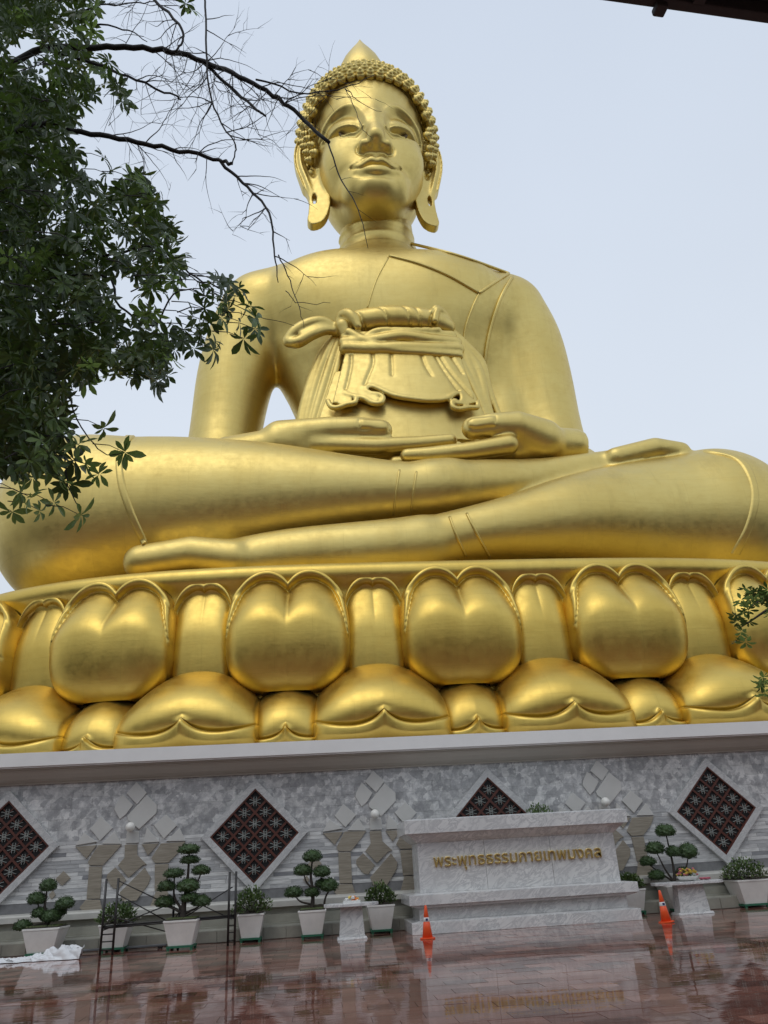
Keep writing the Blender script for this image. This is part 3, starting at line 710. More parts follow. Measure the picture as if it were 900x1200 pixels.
def plain(name, c, rough=.5, metal=0, var=.12, sc=2.5, bump=0):
    m = Mat(name, c, rough, metal); p = m.geo(); v = m.noise(p, sc, 6, .65)
    m.set('Base Color', m.mix(m.ramp(v, [(.3, 0), (.7, 1)]), tuple(x*(1-var) for x in c[:3])+(1,), tuple(x*(1+var*.6) for x in c[:3])+(1,)))
    if bump: m.bump(v, bump, .02)
    return m.m
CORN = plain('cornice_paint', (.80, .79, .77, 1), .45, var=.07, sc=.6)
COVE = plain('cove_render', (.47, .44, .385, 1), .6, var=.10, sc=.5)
PALE = plain('pale_slab', (.58, .575, .55, 1), .45, var=.06)
TAUPE = None
m = Mat('taupe_stone', (.2, .18, .14, 1), .4); v = m.noise(m.geo((1, 1, 14)), 2.5, 5, .6); m.set('Base Color', m.ramp(v, [(.35, (.235, .205, .16, 1)), (.7, (.36, .32, .26, 1))])); TAUPE = m.m
STRIP = []
for i, cc in enumerate([(.70, .70, .69), (.48, .485, .49), (.28, .285, .30), (.58, .58, .58)]):
    m = Mat('strip_stone', cc+(1,), .3); v = m.noise(m.geo((1.2, 1, 9)), 2.2, 6, .65, .5)
    m.set('Base Color', m.ramp(v, [(.32, tuple(x*.7 for x in cc)+(1,)), (.7, tuple(x*1.15 for x in cc)+(1,))])); STRIP.append(m.m)
DARKB = plain('dark_grey_stone', (.20, .20, .205, 1), .35, var=.3, sc=3)
STEP = plain('worn_step_stone', (.34, .335, .285, 1), .4, var=.25, sc=1.5)
LEDGE = plain('ledge_stone', (.55, .545, .50, 1), .4, var=.12)
REDW = plain('red_brown_lattice', (.095, .028, .018, 1), .45, var=.2)
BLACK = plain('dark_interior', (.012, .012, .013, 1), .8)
SILV = plain('pale_ornament_metal', (.25, .27, .255, 1), .45, 0, var=.2)
WHITE = plain('white_paint', (.70, .70, .69, 1), .45, var=.05)
# ------------------------------------------------------------------ ground and paving
g = MB().box(-700, 700, -300, 1500, -.3, -.03)
GR = plain('ground_earth', (.10, .085, .07, 1), .45, var=.2, sc=.3)
g.obj('ground', GR, kind='structure')
def paving():
    m = Mat('wet_paving', (.14, .07, .05, 1), .1); p = m.geo()
    r = m.rnd()
    c = m.ramp(r, [(0, (.09, .030, .020, 1)), (.3, (.24, .090, .062, 1)), (.55, (.15, .055, .038, 1)), (.8, (.33, .15, .11, 1)), (1, (.08, .028, .020, 1))])
    st = m.noise(m.geo((1, 3.5, 1)), 3.0, 7, .7, .6); c = m.mix(m.ramp(st, [(.42, 0), (.75, .4)]), c, (.30, .18, .145, 1))
    big = m.noise(p, .22, 4, .6); c = m.mix(m.ramp(big, [(.45, 0), (.75, .25)]), c, (.27, .20, .175, 1))
    m.set('Base Color', c)
    wet = m.noise(m.geo((.35, 1, 1)), .9, 5, .62)
    rg = m.ramp(wet, [(.36, .012), (.52, .03), (.66, .11), (.82, .24)]); m.set('Roughness', rg)
    m.b.inputs['IOR'].default_value = 1.62
    rp = m.noise(m.geo((.5, 1.3, 1)), 1.4, 3, .5); fine = m.noise(m.geo((.3, 1, 1)), 14, 3, .5)
    m.bump(m.mix(.10, rp, fine), .14, .03)
    return m.m
PAVE = paving()
pl = MB().box(-60, 60, -30, 24.0, -.029, -.012).obj('plaza_floor', plain('wet_bed', (.05, .035, .03, 1), .05, var=.1), kind='structure')
tw, td = .62, .42
tm = MB().box(-tw/2+.003, tw/2-.003, -td/2+.003, td/2-.003, -.014, 0)
tile_me = tm.me('tile', PAVE)
cells = []
y = 8.3
row = 0
while y < 23.9:
    yc = y+td/2
    hw0 = at(-20, 1150, yc).x-1.5; hw1 = at(930, 1150, yc).x+1.5
    n0, n1 = int(hw0/tw)-1, int(hw1/tw)+2
    for k in range(n0, n1): cells.append((k*tw+(.31 if row % 2 else 0), yc))
    y += td; row += 1
cells.sort(key=lambda q: q[1])
for i, (x, yc) in enumerate(cells[:295]):
    o = link('tile', tile_me, pl, (x, yc, random.uniform(-.0015, .0015)), (random.uniform(-.0015, .0015), random.uniform(-.0012, .0012), 0))
# beyond the tiles that can be told apart: one mesh per tone, joined
def pave_stuff(cs, name):
    tones = [(.085, .029, .020), (.23, .086, .060), (.145, .054, .037), (.32, .145, .107)]
    mats = []
    for t in tones:
        mm = PAVE.copy(); mm.name = 'wet_paving'
        for n_ in mm.node_tree.nodes:
            if n_.type == 'VALTORGB' and n_.inputs[0].links and n_.inputs[0].links[0].from_node.type == 'OBJECT_INFO':
                for e_ in n_.color_ramp.elements: e_.color = t+(1,)
        mats.append(mm)
    mb = MB()
    for x, yc in cs:
        dz = random.uniform(-.0015, .0015)
        mb.box(x-tw/2+.003, x+tw/2-.003, yc-td/2+.003, yc+td/2-.003, -.014, dz, random.randrange(4))
    mb.obj(name, mats, pl, kind='stuff')
far = cells[295:]
pave_stuff(far, 'far_tiles')
outer = []
for j in range(-70, 57):
    yc = 8.3+td/2+j*td if j < 0 else None
    if yc is None: break
    for k in range(-24, 46): outer.append((k*tw+(.31 if j % 2 else 0), yc))
pave_stuff(outer, 'near_tiles')
side_ = []
done = {(round(a, 2), round(b, 2)) for a, b in cells}
yy = 8.3; row = 0
while yy < 23.9:
    yc = yy+td/2
    for k in range(-34, 58):
        q = (k*tw+(.31 if row % 2 else 0), yc)
        if (round(q[0], 2), round(q[1], 2)) not in done: side_.append(q)
    yy += td; row += 1
pave_stuff(side_, 'side_tiles')
# ------------------------------------------------------------------ plinth
plinth = thing('marble_plinth', 'long grey marble plinth wall with diamond lattice windows under the golden lotus', 'plinth', (LX, 25, 0))
PX, PY = LX, 25.0
def pb(mb, name, mat, parent=None, **k):
    """mesh given in world coordinates -> part of the plinth"""
    ox = PX if parent is None or parent is plinth else 0
    mb.v = [(v[0]-PX, v[1]-PY, v[2]) for v in mb.v]
    return mb.obj(name, mat, plinth if parent is None else parent, **k)
XA, XB = -26, 37
pb(MB().box(XA, XB, 25.03, 57, 0, 5.2), 'wall_core', LEDGE)
# cornice: profile extruded along x
def ext(prof, x0, x1):
    n = len(prof); v = [(x0, a, b) for a, b in prof]+[(x1, a, b) for a, b in prof]
    return MB().add(v, [tuple(range(n)), tuple(range(2*n-1, n-1, -1))]+[(i, i+n, (i+1) % n+n, (i+1) % n) for i in range(n)])
pb(ext([(57, 5.22), (24.22, 5.22), (24.22, 4.84), (24.27, 4.84), (24.27, 4.80), (57, 4.80)], XA, XB), 'cornice', CORN)
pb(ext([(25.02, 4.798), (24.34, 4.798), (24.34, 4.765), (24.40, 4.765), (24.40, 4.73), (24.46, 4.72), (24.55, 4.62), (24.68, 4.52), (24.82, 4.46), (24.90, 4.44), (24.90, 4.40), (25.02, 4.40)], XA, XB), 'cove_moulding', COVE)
# steps at the foot
pb(ext([(25.02, 0), (23.95, 0), (23.95, .30), (24.02, .33), (24.30, .33), (24.30, .36), (25.02, .36)], XA, XB), 'lower_step', STEP)
pb(ext([(25.02, .361), (24.42, .361), (24.42, .56), (24.5, .60), (24.5, .76), (25.02, .76)], XA, XB), 'upper_step', STEP)
pb(ext([(25.02, .761), (24.34, .761), (24.34, .90), (24.38, .94), (25.02, .97)], XA, XB), 'ledge', LEDGE)
for k in range(46):                       # blocks along the lower step
    x0 = XA+14+k*.62
    if -10 < x0 < 16: pb(MB().box(x0+.008, x0+.612, 23.925, 23.96, .012, .292), 'step_block', STEP, bevel=.006)
pb(MB().box(XA, XB, 24.985, 25.03, .971, 1.22), 'dark_base_band', DARKB)
DIA = [LX+7.16*k for k in (-3, -2, -1, 0, 1, 2, 3)]; DZ = 2.68; DH = 1.30; FH = 1.56
MOT = [LX+7.16*(k+.5) for k in (-3, -2, -1, 0, 1, 2)]
# mottled tiles
tv = MB().box(-.2985, .2985, -.02, .02, -.147, .147).me('tile', TILE, bevel=.002)
cnt = 0; extra = MB()
for r in range(6):
    z = 2.79+.1485+r*.297
    for k in range(-44, 62):
        x = k*.6+(.3 if r % 2 else 0)
        if not (XA < x < XB) or z > 4.5: continue
        if any(abs(x-d)+abs(z-DZ) < 1.05 for d in DIA): continue
        if -10.6 < x < 16.4 and cnt < 290 and not (3 < x < 8 and z < 3.0):
            link('tile', tv, plinth, (x-PX, 25.0-PY+random.uniform(-.004, .003), z)); cnt += 1
        else: extra.box(x-.2985, x+.2985, 24.98, 25.02, z-.147, z+.147)
pb(extra, 'outer_tiles', TILE, kind='stuff')
# striped courses
sb = MB(); random.seed(11)
for r in range(15):
    z0 = 1.224+r*.1045; x = XA+random.uniform(0, 1); tone = random.randrange(4)
    while x < XB:
        Lr = random.choice((.35, .55, .8, 1.1, 1.5)); tone = random.choice((0, 0, 3, 1, 2, 1)) if r % 2 else random.choice((0, 0, 0, 3, 1))
        sb.box(x+.003, x+Lr-.003, 24.98+random.uniform(-.004, .004), 25.02, z0+.003, z0+.1015, tone); x += Lr
pb(sb, 'marble_strips', STRIP, kind='stuff')
# diamond windows
def ornament():
    mb = MB(); a = .135; t = .0095
    def bar(x0, z0, x1, z1): mb.tube([(x0, 0, z0), (x1, 0, z1)], t, 5)
    b = a*.45
    for s in (-1, 1):
        for q in (-1, 1):
            bar(s*a, q*b*.9, s*b*.9, q*b*.4); bar(s*b*.9, q*b*.4, q*s*b*.2, q*b*.4)
            bar(s*b*.5, q*a, s*b*.9, q*b*1.1); bar(s*b*.9, q*b*1.1, -s*b*.1, q*b*1.1)
        bar(s*a*1.25, b*.9, s*a, b*.9); bar(s*a*1.25, -b*.9, s*a, -b*.9)
        bar(s*b*.6, -b*1.1, s*b*.6, b*1.1); bar(-b*.9, s*b*.02, b*.9, s*b*.02)
    return mb.me('ornament', SILV)
orn = ornament()
for d in DIA:
    hid = abs(d-LX) > 15
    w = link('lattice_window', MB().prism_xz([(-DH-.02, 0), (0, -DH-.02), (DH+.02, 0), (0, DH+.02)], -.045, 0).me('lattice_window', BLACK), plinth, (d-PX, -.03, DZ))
    for q in range(4):                    # marble surround, four mitred pieces
        a = q*pi/2; o = (cos(a), sin(a)); p = (cos(a+pi/2), sin(a+pi/2))
        link('surround', MB().prism_xz([(o[0]*DH, o[1]*DH), (o[0]*FH, o[1]*FH), (p[0]*FH, p[1]*FH), (p[0]*DH, p[1]*DH)], -.13, .0).me('surround', SURR, bevel=.006), w)
        link('inner_frame', MB().prism_xz([(o[0]*(DH-.06), o[1]*(DH-.06)), (o[0]*(DH-.002), o[1]*(DH-.002)), (p[0]*(DH-.002), p[1]*(DH-.002)), (p[0]*(DH-.06), p[1]*(DH-.06))], -.12, -.046).me('inner_frame', REDW), w)
    if hid: continue
    H_ = DH-.06; S = H_*sqrt(2)           # side of the square opening
    for i in range(1, 8):
        u = -S/2+S*i/8; wd = .032 if i % 2 == 0 else .016; yo = -.090 if i % 2 == 0 else -.072
        for di in (0, 1):
            def R45(x, z): return ((x-z)/sqrt(2), (x+z)/sqrt(2))
            P = [(u-wd, -S/2), (u+wd, -S/2), (u+wd, S/2), (u-wd, S/2)]
            if di: P = [(b_, a_) for a_, b_ in P]
            link('lattice_bar', MB().prism_xz([R45(*p) for p in P], yo-.004*di, yo+.02-.004*di).me('lattice_bar', REDW), w)
    for i in range(4):
        for j in range(4):
            x, z = -S/2+S*(i+.5)/4, -S/2+S*(j+.5)/4
            link('ornament', orn, w, ((x-z)/sqrt(2), -.112, (x+z)/sqrt(2)))
# relief motifs
def mo(px, py):
    dy = 360-(py+.06*(px-463)); return ((px-463-.06*dy)/119., 3.07+dy/119.)
MP = [  # pale slabs
 (0, [(475, 208), (512, 245), (478, 284), (441, 247)]),
 (0, [(428, 250), (464, 286), (440, 318), (420, 334), (400, 300), (405, 285)]),
 (0, [(512, 252), (548, 285), (546, 312), (487, 366), (448, 335), (446, 322)]),
 (0, [(355, 325), (397, 362), (355, 404), (320, 366)]), (0, [(580, 316), (617, 352), (572, 396), (537, 352)]),
 (0, [(300, 378), (345, 408), (273, 420)]), (0, [(362, 414), (404, 372), (428, 414)]),
 (0, [(500, 410), (514, 360), (558, 406)]), (0, [(580, 404), (626, 360), (647, 402)]),
 (0, [(446, 372), (487, 372), (486, 410), (442, 412)]),
 # brown slabs
 (1, [(273, 424), (345, 418), (312, 462)]), (1, [(350, 418), (428, 416), (400, 448), (368, 482), (322, 482), (318, 470)]),
 (1, [(322, 486), (366, 486), (362, 585), (318, 585)]), (1, [(316, 588), (362, 588), (372, 622), (310, 625), (296, 612)]),
 (1, [(440, 416), (482, 414), (482, 448), (514, 478), (500, 482), (455, 520), (418, 482), (440, 456)]),
 (1, [(410, 488), (447, 527), (421, 556), (402, 552), (381, 523), (384, 509)]),
 (1, [(508, 488), (528, 518), (521, 540), (482, 590), (436, 592), (426, 566)]),
 (1, [(497, 414), (555, 411), (518, 450)]), (1, [(562, 411), (645, 405), (628, 434), (588, 472), (542, 474), (530, 458)]),
 (1, [(542, 478), (588, 476), (584, 556), (542, 560)]), (1, [(546, 562), (584, 560), (596, 590), (560, 628), (520, 628)]),
 (2, [(238, 500), (262, 522), (236, 546), (212, 526)]), (2, [(206, 560), (216, 574), (204, 588), (194, 574)])]
mt = [PALE, TAUPE, TAUPE]; mos = [MB().prism_xz([mo(*p) for p in poly], -.045-(.004*(i % 3)), -.0).me('slab', mt[k], bevel=.008) for i, (k, poly) in enumerate(MP)]
GL = Mat('globe_glass', (.8, .79, .74, 1), .25).m
for x in MOT:
    if abs(x-LX) > 15: continue
    for me_ in mos: link('slab', me_, plinth, (x-PX, -.02, 0))
    lm = link('wall_lamp', MB().lathe([(.05, 0), (.05, .10), (.09, .11), (.09, .13)], 12).me('wall_lamp', COVE, True), plinth, (x-PX, -.06, 3.07), (pi/2, 0, 0))
    lm.name = 'wall_lamp'
    link('globe', MB().lathe([(.01, .11)]+[(.135*sin(t), .245-.135*cos(t)) for t in np.linspace(.3, pi-.05, 14)], 20).me('globe', GL, True), lm)
# ------------------------------------------------------------------ marble sign monument
MX, MY = 5.42, 22.0
mon = thing('sign_monument', 'grey marble monument with gold lettering standing before the plinth between two orange cones', 'monument', (MX, MY, 0))
def mp(mb, name, mat=None, bevel=.008, **k):
    mb.v = [(a-MX, b-MY, z) for a, b, z in mb.v]; return mb.obj(name, mat or MON, mon, bevel=bevel, **k)
def tier(hw, y0, z0, z1, hw2=None, y2=None):
    hw2 = hw if hw2 is None else hw2; y2 = y0 if y2 is None else y2
    return MB().frus(MX-hw, MX+hw, y0, 24.1-(y0-MY), z0, MX-hw2, MX+hw2, y2, 24.1-(y2-MY), z1)
mp(tier(3.02, 22.0, 0, .27), 'base_slab'); mp(tier(3.02, 22.0, .271, .30, 2.80, 22.22), 'base_slope')
mp(tier(2.78, 22.24, .301, .58), 'lower_block'); mp(tier(2.80, 22.22, .581, .635, 2.98, 22.04), 'lower_cove')
mp(tier(3.00, 22.02, .636, .66), 'lower_fillet'); mp(tier(3.05, 21.98, .661, .90), 'middle_slab'); mp(tier(3.05, 21.98, .901, .93, 2.80, 22.26), 'middle_slope')
for k in range(3):                           # three facing slabs with open joints
    w3 = 2*2.72/3; x0 = MX-2.72+k*w3
    mp(MB().box(x0+.004, x0+w3-.004, 22.30, 22.36, .932, 2.14), 'facing_slab', bevel=.004)
mp(tier(2.70, 22.34, .931, 2.14), 'block')
mp(tier(2.73, 22.29, 2.141, 2.36, 2.98, 22.04), 'upper_cove'); mp(tier(3.06, 21.96, 2.361, 2.70), 'cap_slab')
mp(tier(3.06, 21.96, 2.701, 2.73, 2.9, 22.12), 'cap_slope')
GL2 = Mat('gilded_letter', (.92, .68, .26, 1), .28, 1).m
fc = bpy.data.curves.new('lettering', 'FONT'); fc.body = 'พระพุทธธรรมกายเทพมงคล'; fc.size = .46; fc.extrude = .028; fc.offset = -.003; fc.bevel_depth = .006; fc.bevel_resolution = 1; fc.resolution_u = 4
fo = bpy.data.objects.new('lettering', fc); COL.objects.link(fo)
bpy.context.view_layer.update()
fm = bpy.data.meshes.new_from_object(fo.evaluated_get(bpy.context.evaluated_depsgraph_get())); bpy.data.objects.remove(fo)
nv = len(fm.vertices); co = np.zeros(nv*3); fm.vertices.foreach_get('co', co); co = co.reshape(-1, 3)
par = list(range(nv))
def find(i):
    while par[i] != i: par[i] = par[par[i]]; i = par[i]
    return i
for e_ in fm.edges:
    a_, b_ = find(e_.vertices[0]), find(e_.vertices[1])
    if a_ != b_: par[a_] = b_
groups = {}
for i in range(nv): groups.setdefault(find(i), []).append(i)
iv = sorted([[co[g_, 0].min(), co[g_, 0].max(), g_] for g_ in groups.values()], key=lambda q: q[0]); mg = []
for a_, b_, g_ in iv:
    if mg and a_ < mg[-1][1]-.02*(mg[-1][1]-mg[-1][0]) and (min(b_, mg[-1][1])-a_) > .5*min(b_-a_, mg[-1][1]-mg[-1][0]): mg[-1][1] = max(b_, mg[-1][1]); mg[-1][2] = mg[-1][2]+g_
    else: mg.append([a_, b_, list(g_)])
x0, x1 = co[:, 0].min(), co[:, 0].max(); sx = (7.70-3.11)/(x1-x0); print('text', x0, x1, co[:, 1].min(), co[:, 1].max(), len(mg), sx)
own = {}
for k, (_, _, g_) in enumerate(mg):
    for i in g_: own[i] = k
fs = [[] for _ in mg]
for p in fm.polygons: fs[own[p.vertices[0]]].append(tuple(p.vertices))
zsc = min(sx, 1.0)
for k, (a_, b_, g_) in enumerate(mg):
    ix = {v: n for n, v in enumerate(g_)}; cx_ = (a_+b_)/2
    vv = [((co[i, 0]-cx_)*sx, -co[i, 2], co[i, 1]*zsc) for i in g_]
    me_ = mesh('letter', vv, [tuple(ix[v] for v in f) for f in fs[k]], GL2)
    link('letter', me_, mon, (3.11+(cx_-x0)*sx-MX, 22.30-.036-MY, 1.54))
# ------------------------------------------------------------------ offering tables
def table(x, y, label, loc_rot=0, wid=1.4, ph=.73, pw=.62):
    t = thing('offering_table', label, 'table', (x, y, 0), loc_rot, 'stone offering tables')
    h = wid/2; c_ = h*.42
    MB().prism_xy([(-h+c_*.6, -.42), (h-c_*.6, -.42), (h, -.16), (h, .16), (h-c_*.6, .42), (-h+c_*.6, .42), (-h, .16), (-h, -.16)], ph+.012, ph+.085).obj('table_top', MON, t, bevel=.008)
    MB().frus(-pw*.52, pw*.52, -.2, .2, .06, -pw*.44, pw*.44, -.17, .17, ph+.01).obj('pedestal', MON, t, bevel=.006)
    MB().frus(-pw*.62, pw*.62, -.26, .26, 0, -pw*.58, pw*.58, -.24, .24, .058).obj('foot', MON, t, bevel=.006)
    return t
table(.88, 22.3, 'marble offering table left of the monument bearing a tray of orange packets')
table(10.22, 22.9, 'marble offering table right of the monument with yellow flowers on top', 0, 1.95, .72, .82)
def colr(n, c, r=.45): return plain(n, c+(1,), r, var=.1, sc=12)
ORG, YEL, PNK, LEAFG = colr('orange_packet', (.75, .22, .03)), colr('yellow_petal', (.75, .58, .12)), colr('pink_petal', (.65, .20, .26)), colr('stalk_green', (.06, .14, .03))
CARD = colr('white_card', (.72, .72, .70))
tr = thing('offering_tray', 'tray heaped with orange and white packets on the left marble table', 'tray', (.9, 22.25, .815))
MB().box(-.22, .22, -.13, .13, 0, .015).box(-.22, -.205, -.13, .13, .015, .06).box(.205, .22, -.13, .13, .015, .06).box(-.205, .205, -.13, -.118, .015, .06).box(-.205, .205, .118, .13, .015, .06).obj('tray_pan', CARD, tr)
random.seed(5)
for i in range(14):
    a_ = random.uniform(-.17, .17); b_ = random.uniform(-.08, .08); zz = .016+.045*(i//5)
    MB().frus(-.05, .05, -.03, .03, 0, -.035, .035, -.02, .02, .055).obj('packet', [ORG, CARD, YEL, ORG][i % 4], tr, loc=(a_, b_, zz), rot=(random.uniform(-.4, .4), random.uniform(-.4, .4), random.uniform(0, 3)), bevel=.006)
def bloom(mb, x, y, z, r, m=0):
    for k in range(9):
        a_ = k*2.4; t_ = .3+.25*(k % 3)
        d1 = Vector((cos(a_)*t_, sin(a_)*t_, 1-t_*.6)).normalized()*r; s_ = d1.cross(Vector((0, 0, 1))).normalized()*r*.45
        b_ = Vector((x, y, z)); mb.add([b_, b_+d1*.6-s_, b_+d1*1.15, b_+d1*.6+s_], [(0, 1, 2, 3)], m)
fb = thing('flower_offering', 'bowl of yellow and pink flowers on the right marble table', 'flowers', (10.25, 22.85, .806))
MB().lathe([(.10, 0), (.22, .03), (.30, .12), (.29, .125), (.1, .06)], 18).obj('bowl', CARD, fb, True)
mbf = [MB(), MB(), MB()]
for i in range(46):
    a_, b_ = random.uniform(-.25, .25), random.uniform(-.14, .14); bloom(mbf[0 if i % 3 else 1], a_, b_, .12+random.uniform(0, .16), .055)
    mbf[2].tube([(a_*.4, b_*.4, .06), (a_, b_, .14)], .005, 4)
mbf[0].obj('yellow_blooms', YEL, fb); mbf[1].obj('pink_blooms', PNK, fb); mbf[2].obj('stalks', LEAFG, fb)
p2 = thing('pink_garland', 'small pink garland lying right of the flower bowl on the right marble table', 'garland', (10.72, 22.8, .806))
mbg = MB()
for i in range(26): a_ = i/26*2*pi; bloom(mbg, .13*cos(a_), .09*sin(a_), .02, .05)
mbg.obj('garland_blooms', PNK, p2); MB().box(-.10, .10, -.07, .07, 0, .035).obj('box', CARD, p2, bevel=.006)
# ------------------------------------------------------------------ traffic cones
CON = plain('cone_orange', (.85, .10, .02, 1), .35, var=.1, sc=3); CBL = plain('label_blue', (.02, .03, .12, 1), .4)
def cone(x, y, label, tilt=0):
    t = thing('traffic_cone', label, 'cone', (x, y, .002), 0, 'orange traffic cones')
    t.rotation_euler = (0, tilt, 0)
    MB().prism_xy([(.19*cos(a+pi/8), .19*sin(a+pi/8)) for a in np.arange(8)*pi/4], 0, .03).obj('base', CON, t, bevel=.005)
    def r(z): return .125-(.125-.025)*(z-.03)/.69
    MB().lathe([(r(.03), .03), (r(.36), .36), (r(.37)-.004, .365), (r(.46)-.004, .455), (r(.46), .46), (r(.70), .70), (r(.715)*.7, .715)], 20).obj('cone_body', CON, t, True)
    MB().lathe([(r(.365)-.001, .366), (r(.365)+.002, .37), (r(.455)+.002, .45), (r(.455)-.001, .454)], 20).obj('white_band', CARD, t, True)
    MB().prism_xz([(-.028, .385), (.028, .385), (.028, .435), (-.028, .435)], -r(.41)-.010, -r(.41)-.002).obj('band_mark', CBL, t)
cone(2.62, 20.75, 'upright orange traffic cone at the left corner of the marble monument')
cone(8.55, 20.75, 'leaning orange traffic cone at the right corner of the marble monument', -.05)
# ------------------------------------------------------------------ scaffold
BLK = plain('dark_steel', (.02, .018, .017, 1), .4, var=.4)
scf = thing('scaffold', 'low dark steel scaffold frames with crossed braces before the plinth', 'scaffold', (-4, 22.6, 0))
def sf(pts, name, r=.021): 
    MB().tube([(a-(-4), b-22.6, z) for a, b, z in pts], r, 8).obj(name, BLK, scf, True)
def frame(x, y, w=.3, h=1.68):
    for dx in (0, w): sf([(x+dx, y, 0), (x+dx, y, h)], 'post', .030)
    for z_ in (.12, .30, .46, .62): sf([(x, y, z_), (x+w, y, z_)], 'rung', .015)
    sf([(x, y, .62), (x+w, y, .86)], 'strut', .012)
frame(-5.35, 22.3, .30, 1.72); frame(-3.72, 22.9, .16, .98); frame(-2.28, 22.7, .17, 1.72)
for z_ in (.60, .64): sf([(-5.35, 22.32, z_), (-2.1, 22.72, z_+.05)], 'rail', .02)
for a, b in (((-5.35, 22.34, .55), (-3.6, 22.9, 1.1)), ((-5.05, 22.34, 1.35), (-3.7, 22.9, .55)), ((-3.72, 22.94, .55), (-2.2, 22.74, 1.35)), ((-3.6, 22.94, 1.25), (-2.2, 22.74, .6)), ((-5.3, 22.3, .9), (-3.7, 22.9, .35)), ((-5.05, 22.3, 1.66), (-3.6, 22.9, .9))): sf([a, b], 'brace', .014)
pk = thing('grey_plank', 'long thin grey plank lying on the wet floor behind the scaffold', 'plank', (-5.0, 23.45, 0))
MB().box(-1.9, 1.05, -.12, .12, .05, .09).obj('board', plain('weathered_board', (.14, .15, .16, 1), .5, var=.3), pk, bevel=.004)
for x_ in (-1.7, -.2, .9): MB().box(x_-.05, x_+.05, -.1, .1, 0, .049).obj('block', BLK, pk)
# ------------------------------------------------------------------ crumpled sheet
n1_, n2_ = 150, 46
u_ = np.linspace(0, 1, n1_)[:, None]+np.zeros((1, n2_)); v_ = np.linspace(-1, 1, n2_)[None, :]+np.zeros((n1_, 1))
cx_ = -8.2+2.5*u_; wd_ = .16+.12*np.sin(u_*4.2)+.16*sstep(.55, 1, u_)+.03*np.sin(u_*37)
hh = 1.6*(.05+.16*sstep(.4, .9, u_))*(1-np.abs(v_)**2.2)*(.65+.35*np.sin(u_*25+v_*2.5)*np.cos(u_*13-v_*4))
hh += .035*np.abs(np.sin(u_*60+v_*7))*np.abs(np.cos(u_*31-v_*11))*(1-v_**4)
yy_ = 22.15+v_*wd_+.05*np.sin(u_*29)+.14*(1-u_)-.25*u_+.02*np.sin(v_*9+u_*50)
vs = np.stack([cx_+.03*np.sin(u_*45+v_*9)+.05*np.sin(v_*5), yy_, np.maximum(hh, 0)+.012+.006*np.sin(u_*80)*(1-v_**2)], -1).reshape(-1, 3)
CL = plain('white_sheet_cloth', (.72, .73, .74, 1), .6, var=.06)
tp = mesh('crumpled_sheet', vs, grid_faces(n1_, n2_), CL, True)
tpo = link('crumpled_sheet', tp, kind=None, label='crumpled white plastic sheet lying on the wet floor at the left edge', cat='sheet')
# ------------------------------------------------------------------ foliage
def leafmat(name, c1, c2, rough=.45, tr=.0):
    m = Mat(name, c1, rough); p = m.geo(); g_ = m.n('ShaderNodeNewGeometry')
    m.set('Base Color', m.mix(m.ramp(g_.outputs['Random Per Island'], [(0, 0), (1, 1)]), c1, c2))
    if tr:
        b = m.n('ShaderNodeBsdfTranslucent'); b.inputs[0].default_value = tuple(min(1, x*2.2) for x in c2[:3])+(1,)
        a = m.n('ShaderNodeMixShader'); a.inputs[0].default_value = tr; o = [n for n in m.t.nodes if n.type == 'OUTPUT_MATERIAL'][0]
        m.l(m.b.outputs[0], a.inputs[1]); m.l(b.outputs[0], a.inputs[2]); m.l(a.outputs[0], o.inputs[0])
    return m.m
TOP = leafmat('topiary_leaf', (.018, .040, .012, 1), (.05, .095, .026, 1), .5)
BUSH = leafmat('bush_leaf', (.045, .09, .02, 1), (.12, .18, .05, 1), .5)
BARK = plain('dark_bark', (.045, .036, .028, 1), .8, var=.4, sc=8, bump=.4)
POT = plain('pot_white', (.76, .75, .71, 1), .5, var=.10, sc=3); GRN = plain('green_stand', (.02, .13, .07, 1), .5); SOIL = plain('soil', (.05, .04, .03, 1), .9)
MOSS = leafmat('moss', (.10, .11, .03, 1), (.05, .09, .02, 1))
def pot(x, y, label, cat='potted plant', group=None, w=.42, zt=.68, zb=.10, stand=True, wt=None):
    t = thing('potted_plant', label, cat, (x, y, 0), random.uniform(-.04, .04), group)
    wb = w*.70; z0 = zb
    MB().frus(-wb, wb, -wb, wb, z0, -w, w, -w, w, zt-.05).frus(-w-.012, w+.012, -w-.012, w+.012, zt-.049, -w-.016, w+.016, -w-.016, w+.016, zt).obj('pot', POT, t, bevel=.008)
    MB().box(-w+.03, w-.03, -w+.03, w-.03, zt+.001, zt+.022).obj('soil', SOIL, t)
    if stand:
        s_ = MB().box(-wb-.04, wb+.04, -wb-.04, wb+.04, z0-.045, z0-.002)
        for a_ in (-1, 1):
            for b_ in (-1, 1): s_.box(a_*wb-.03, a_*wb+.03, b_*wb-.03, b_*wb+.03, 0, z0-.046)
        s_.obj('stand', GRN, t)
    return t
